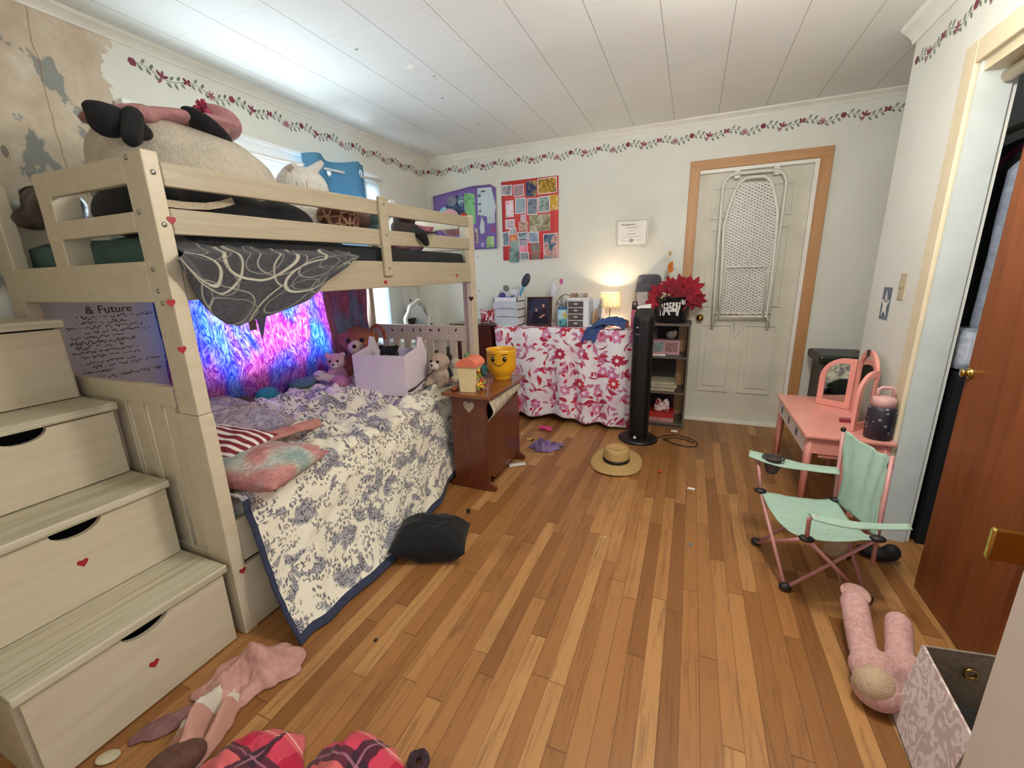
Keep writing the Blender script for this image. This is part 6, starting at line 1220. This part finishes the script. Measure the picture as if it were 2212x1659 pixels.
# ================================================================ CLOSET CLOTHES
t = None; rnd = random.Random(21)
cols = [('1a1a1e', 'black coat'), ('2b2426', 'charcoal dress'), ('6a2438', 'maroon shirt'), ('16171a', 'black jumper'), ('9aa4b4', 'pale blue blouse'), ('3c4658', 'slate sweater'), ('121214', 'black jacket')]
for i, (c_, nm) in enumerate(cols):
    y = 2.76-.075*i; x0, x1 = 1.10+.01*i, 1.50
    zl = [1.25, .95, 1.18, .85, 1.0, .8, .7][i]
    def f(u, v, y=y, zl=zl, i=i): return Vector((lerp(x0, x1, u), y+.022*math.sin(u*19+i*2)+.012*nz(u*5, v*3, i), lerp(zl, 1.82-.12*abs(u-.5)**1.5*4, v)))
    g_ = thing('hanging_garment', nm+' hanging in the closet, '+['nearest the far jamb', 'second from the far jamb', 'third from the far jamb', 'fourth from the far jamb', 'fifth from the far jamb', 'sixth from the far jamb', 'seventh from the far jamb'][i], 'clothing', (1.3, y, zl), 0, 'garments on the closet rail')
    build('garment', MB().grid(f, 26, 14), fabric(c_), g_, solid=.02); build('hanger', MB().tube([(1.3, y, 1.82), (1.3, y, 1.87), (1.3, y-.0, 1.895)], .002, 6), m_steel, g_)
solo('closet_rail', 'wooden clothes rail inside the closet', 'rail', MB().tube([(1.3, 1.7, 1.88), (1.3, 2.9, 1.88)], .014, 12), m_cream)
crumple('clothes_heap', 'grey and lilac clothes heaped on the closet floor', 'clothing', (1.20, 2.16, 0), .13, .16, .14, fabric('8b8394', '4a4450', 9), 4)
solo('storage_bag', 'white patterned bag on a black crate in the closet', 'bag', MB().box((1.08, 2.38, .84), (1.4, 2.62, 1.02)), fabric('c9cdd6', '7d8696', 12), bev=.03)
solo('black_crate', 'tall black crate standing on the closet floor', 'crate', MB().box((1.08, 2.36, 0), (1.45, 2.66, .835)), paint('0e0d0f', .7))
# ================================================================ FLOOR CLUTTER
hc = Vector((-.40, 2.775, 0)); n = NT('straw'); s_ = n.sep(n.tc()); rr_ = n.ma('SQRT', n.ma('ADD', n.ma('MULTIPLY', s_[0], s_[0]), n.ma('MULTIPLY', s_[1], s_[1])))
wv = n.ma('SINE', n.ma('MULTIPLY', n.ma('ADD', rr_, s_[2]), 900)); nz_ = n.noise(n.tc(), 120, 3); n.bump(wv, .4, .003)
m_straw = n.fin(n.mix(n.ma('MULTIPLY', n.ma('ADD', n.ma('MULTIPLY', wv, .25), nz_), .8), lin('d2ae72'), lin('9c7740')), .7)
t = thing('straw_hat', 'round straw hat with black band lying on the hardwood floor', 'hat', hc); t.rotation_euler = (.16, .02, .1)
t.matrix_basis = Matrix.Translation(hc) @ Euler((.0, 0, 0)).to_matrix().to_4x4()
t.rotation_euler = (0, 0, 0)
def hat(r, z, y0=0): return r, z
mb = MB(); prof = [(.176, .010), (.150, .016), (.115, .020), (.094, .022), (.092, .045), (.088, .10), (.082, .112), (.068, .116), (.05, .104), (.03, .100), (.001, .099)]; seg = 48; rings = []
for r, z in prof:
    rings.append([mb.bm.verts.new((r*math.cos(2*PI*k/seg)*(1.0 if r > .1 else .93), r*math.sin(2*PI*k/seg)*(1.22 if r > .1 else 1.02)+(.012 if r <= .1 else 0), z+(.03*max(0, math.sin(2*PI*k/seg))*(r/.176)**2 if r > .1 else 0)+.004*math.sin(6*PI*k/seg)*(r > .1))) for k in range(seg)])
for A, B in zip(rings, rings[1:]):
    for k in range(seg): f_ = mb.bm.faces.new((A[k], A[(k+1) % seg], B[(k+1) % seg], B[k])); f_.smooth = True
build('hat_body', mb, m_straw, t, world=False, solid=.004)
build('hat_band', MB().lathe([(.0955, .026), (.0945, .048)], (0, .012, 0), 40, cap=False, sx=.935, sy=1.03), gl('12100f', .6), t, world=False, solid=.002)
def clut(name, label, cat, px, py, mk, mat, **k): a = FZ(px, py, 0); return solo(name, label, cat, mk(a), mat, **k)
m_pktoy = fabric('e0488a', 'c02f72', 30)
t = thing('pink_bow', 'hot pink fuzzy bow lying near the desk', 'hair bow', FZ(1178, 930, 0)); a = FZ(1178, 930, 0)
build('loop', MB().ell(a+Vector((-.03, .01, .02)), (.032, .02, .02), (0, 0, .4)), m_pktoy, t); build('loop', MB().ell(a+Vector((.025, -.005, .02)), (.042, .022, .02), (0, 0, -.3)), m_pktoy, t); build('knot', MB().ell(a+Vector((-.003, 0, .022)), .014), m_pktoy, t)
a = FZ(1176, 968, 0); crumple('purple_sock', 'crumpled lavender cloth on the floor between nightstand and hat', 'cloth', (a.x, a.y, 0), .10, .085, .085, fabric('8a72a0', '5c4872', 18), 8, .3, 9, edge=.6, amp=.6)
a = FZ(1214, 965, 0); solo('purple_sock', 'small purple scrap at the right of the lavender cloth', 'cloth', MB().ell((a.x-.03, a.y+.01, .012), (.045, .02, .012), (0, 0, -.3)), fabric('8a729c', '6a547c', 18))
a = FZ(1146, 951, 0); t = thing('candy_wrapper', 'yellow and black candy wrapper by the lavender cloth', 'wrapper', a); build('wrapper', MB().box((a.x-.03, a.y-.01, .002), (a.x+.01, a.y+.016, .010)), paint('e0c468', .35), t, bev=.003); build('black_end', MB().box((a.x+.01, a.y-.016, .002), (a.x+.028, a.y+.008, .012)), m_blk, t, bev=.003)
a = FZ(1117, 1006, 0); t = thing('plastic_sleeve', 'crumpled clear plastic sleeve on the floor in front of the nightstand', 'plastic wrapper', a)
mb = MB().box((-.06, -.018, .002), (.06, .018, .016)); [setattr(v, 'co', Matrix.Rotation(.6, 3, 'Z') @ v.co) for v in mb.bm.verts]; build('sleeve', mb, gl('d8d4cc', .12), t, world=False, bev=.005)
mb = MB().box((-.07, .012, .006), (.03, .02, .012)); [setattr(v, 'co', Matrix.Rotation(.6, 3, 'Z') @ v.co) for v in mb.bm.verts]; build('red_edge', mb, paint('a8483c', .4), t, world=False)
a = FZ(1424, 1021, 0); solo('red_bead', 'tiny red toy piece on the floor right of the straw hat', 'toy piece', MB().ell(a+Vector((0, 0, .009)), (.012, .011, .009)), gl('c22f22', .4))
a = FZ(1492, 1056, 0); solo('paper_scrap', 'small white square of paper on the floor right of the hat', 'paper scrap', MB().quadbox([a+Vector(p_) for p_ in ((-.022, -.008, .001), (.018, -.014, .001), (.026, .010, .001), (-.014, .016, .001), (-.022, -.008, .003), (.018, -.014, .003), (.026, .010, .003), (-.014, .016, .003))]), m_paper)
a = FZ(1492, 1176, 0); solo('paint_spot', 'small blue paint smudge on a pale floorboard', 'smudge', MB().lathe([(.001, .0005), (.007, .0005), (.005, .0012), (.001, .0012)], a, 12, sy=2.2), paint('4f6f86', .6))
a = FZ(1307, 1162, 0); solo('floor_crumb', 'tiny pale curl of plastic in the middle of the floor', 'scrap', MB().tube([a+Vector((.008*math.cos(t_), .008*math.sin(t_), .002)) for t_ in (0, .6, 1.2, 1.8, 2.4, 3, 3.6)], .0018, 6), gl('e8d8b0', .4))
a = FZ(1012, 1105, 0); solo('black_bit', 'small black toy bit beside the quilt hem', 'toy piece', MB().ell(a+Vector((0, 0, .008)), (.012, .018, .008), (0, 0, .5)).ell(a+Vector((.01, -.015, .006)), (.006, .012, .006)), m_blk, remesh=.003)
a = FZ(812, 1384, 0); solo('black_bit', 'tiny dark speck on the floorboards right of the quilt corner', 'toy piece', MB().ell(a+Vector((0, 0, .004)), (.006, .008, .004)), m_dark)
a = FZ(1128, 938, 0); solo('floor_crumb', 'tiny white crumb behind the nightstand', 'scrap', MB().ell(a+Vector((0, 0, .004)), (.009, .006, .004)), m_paper)
# black pillow on the floor
pillow('pillow', 'small black pillow on the floor against the quilt hem', 'pillow', MX((-1.075, 1.495, .075), -.03, .05, .38), .35, .26, .20, fabric('0b0e13', '07090c', 40), seed=11, pinch=.04)
# pink cloth, white-pink cloth, plaid garments, animal print shoe
m_pcl = fabric('c8998c', 'b8877b', 22); a = FZ(525, 1450, 0)
crumple('pink_shirt', 'dusty pink shirt crumpled on the floor by the staircase corner', 'clothing', (-1.28, .695, .0), .15, .11, .085, m_pcl, 3, .9, 5, edge=.3, amp=1.0, res=(90, 36))
n = NT('white_pink_fabric'); p_ = n.sep(n.tc()); v_ = n.ma('ADD', n.ma('MULTIPLY', p_[0], .9), n.ma('MULTIPLY', p_[1], -.5)); v_ = n.ma('ADD', v_, n.ma('MULTIPLY', n.noise(n.tc(), 8), .03)); n.bump(n.noise(n.tc(), 30, 3), .3, .004)
m_wp = n.fin(n.mix(n.step(v_, .0, .004), lin('d6cdbd'), lin('c0907f')), .85)
crumple('pink_white_garment', 'pink and white garment lying between the pink shirt and plaid blanket', 'clothing', (-1.245, .53, 0), .075, .15, .085, m_wp, 9, .55, 6, edge=.35, amp=.9, res=(90, 36))
n = NT('plaid_fleece'); uv = n.sep(n.tc('UV'))
def bands(v):
    f_ = n.ma('FRACT', n.ma('MULTIPLY', v, 5.2)); return f_
fu, fv = bands(uv[0]), bands(uv[1]); cc = n.mix(n.ma('GREATER_THAN', n.ma('FRACT', n.ma('MULTIPLY', uv[0], 10.4)), .5), lin('b8203e'), lin('cf4058'))
cc = n.mix(n.ma('MULTIPLY', n.ma('GREATER_THAN', fv, .55), .55), cc, lin('e07a70'))
cc = n.mix(n.ma('MULTIPLY', n.ma('LESS_THAN', fu, .24), .88), cc, lin('2e1c2e')); cc = n.mix(n.ma('MULTIPLY', n.ma('LESS_THAN', fv, .22), .86), cc, lin('35202f'))
for f_ in (fu, fv): cc = n.mix(n.ma('MULTIPLY', n.ma('LESS_THAN', n.ma('ABSOLUTE', n.ma('SUBTRACT', f_, .11)), .018), .6), cc, lin('b8788c'))
cc = n.mix(n.ma('MULTIPLY', n.ma('LESS_THAN', n.ma('ABSOLUTE', n.ma('SUBTRACT', fv, .62)), .012), .8), cc, lin('f0c4b4')); n.bump(n.noise(n.tc(), 90, 3), .3, .003); m_plaid = n.fin(cc, .95, Sheen_Weight=.1)
crumple('plaid_blanket', 'red and black plaid fleece bundled on the floor at the picture bottom', 'blanket', (-1.0, .475, 0), .15, .13, .12, m_plaid, 2, .5, 4, (1.15, 1.15), edge=.15, res=(80, 36), amp=.55)
crumple('plaid_pants', 'second red plaid fleece bundle, right of the first', 'clothing', (-.73, .56, 0), .15, .125, .12, m_plaid, 7, -.25, 4, (1.2, 1.1), edge=.15, res=(80, 36), amp=.55)
a = FZ(372, 1640, .04); solo('brown_shoe', 'brown suede slipper at the bottom edge beside the plaid fleece', 'slipper', MB().ell((a.x+.01, a.y-.0, .035), (.05, .075, .034), (0, 0, -.6)).ell((a.x+.03, a.y-.03, .05), (.035, .04, .03)), fabric('6a4636', '52342a', 30), remesh=.006)
a = FZ(903, 1640, .03); solo('dark_scrunchie', 'dark patterned scrunchie at the right end of the plaid fleece', 'scrunchie', MB().tube([(a.x+.02*math.cos(t_), a.y+.02*math.sin(t_), .02+.004*math.sin(5*t_)) for t_ in [k*PI/12 for k in range(24)]], .012, 8, closed=True), fabric('4a2c34', '2a1a20', 40))
a = FZ(235, 1640, 0); solo('paper_scrap', 'crumpled pale wrapper at the foot of the staircase', 'wrapper', MB().ell((a.x, a.y, .008), (.03, .02, .008), (0, 0, .6)), paint('cfc4a4', .5, .2))
a = FZ(430, 1560, 0); crumple('mauve_sock', 'sheer mauve sock between the staircase and the pink garment', 'sock', (-1.37, .49, 0), .035, .09, .02, fabric('8f6464', '7a5252', 30), 5, -.5, res=(40, 14))
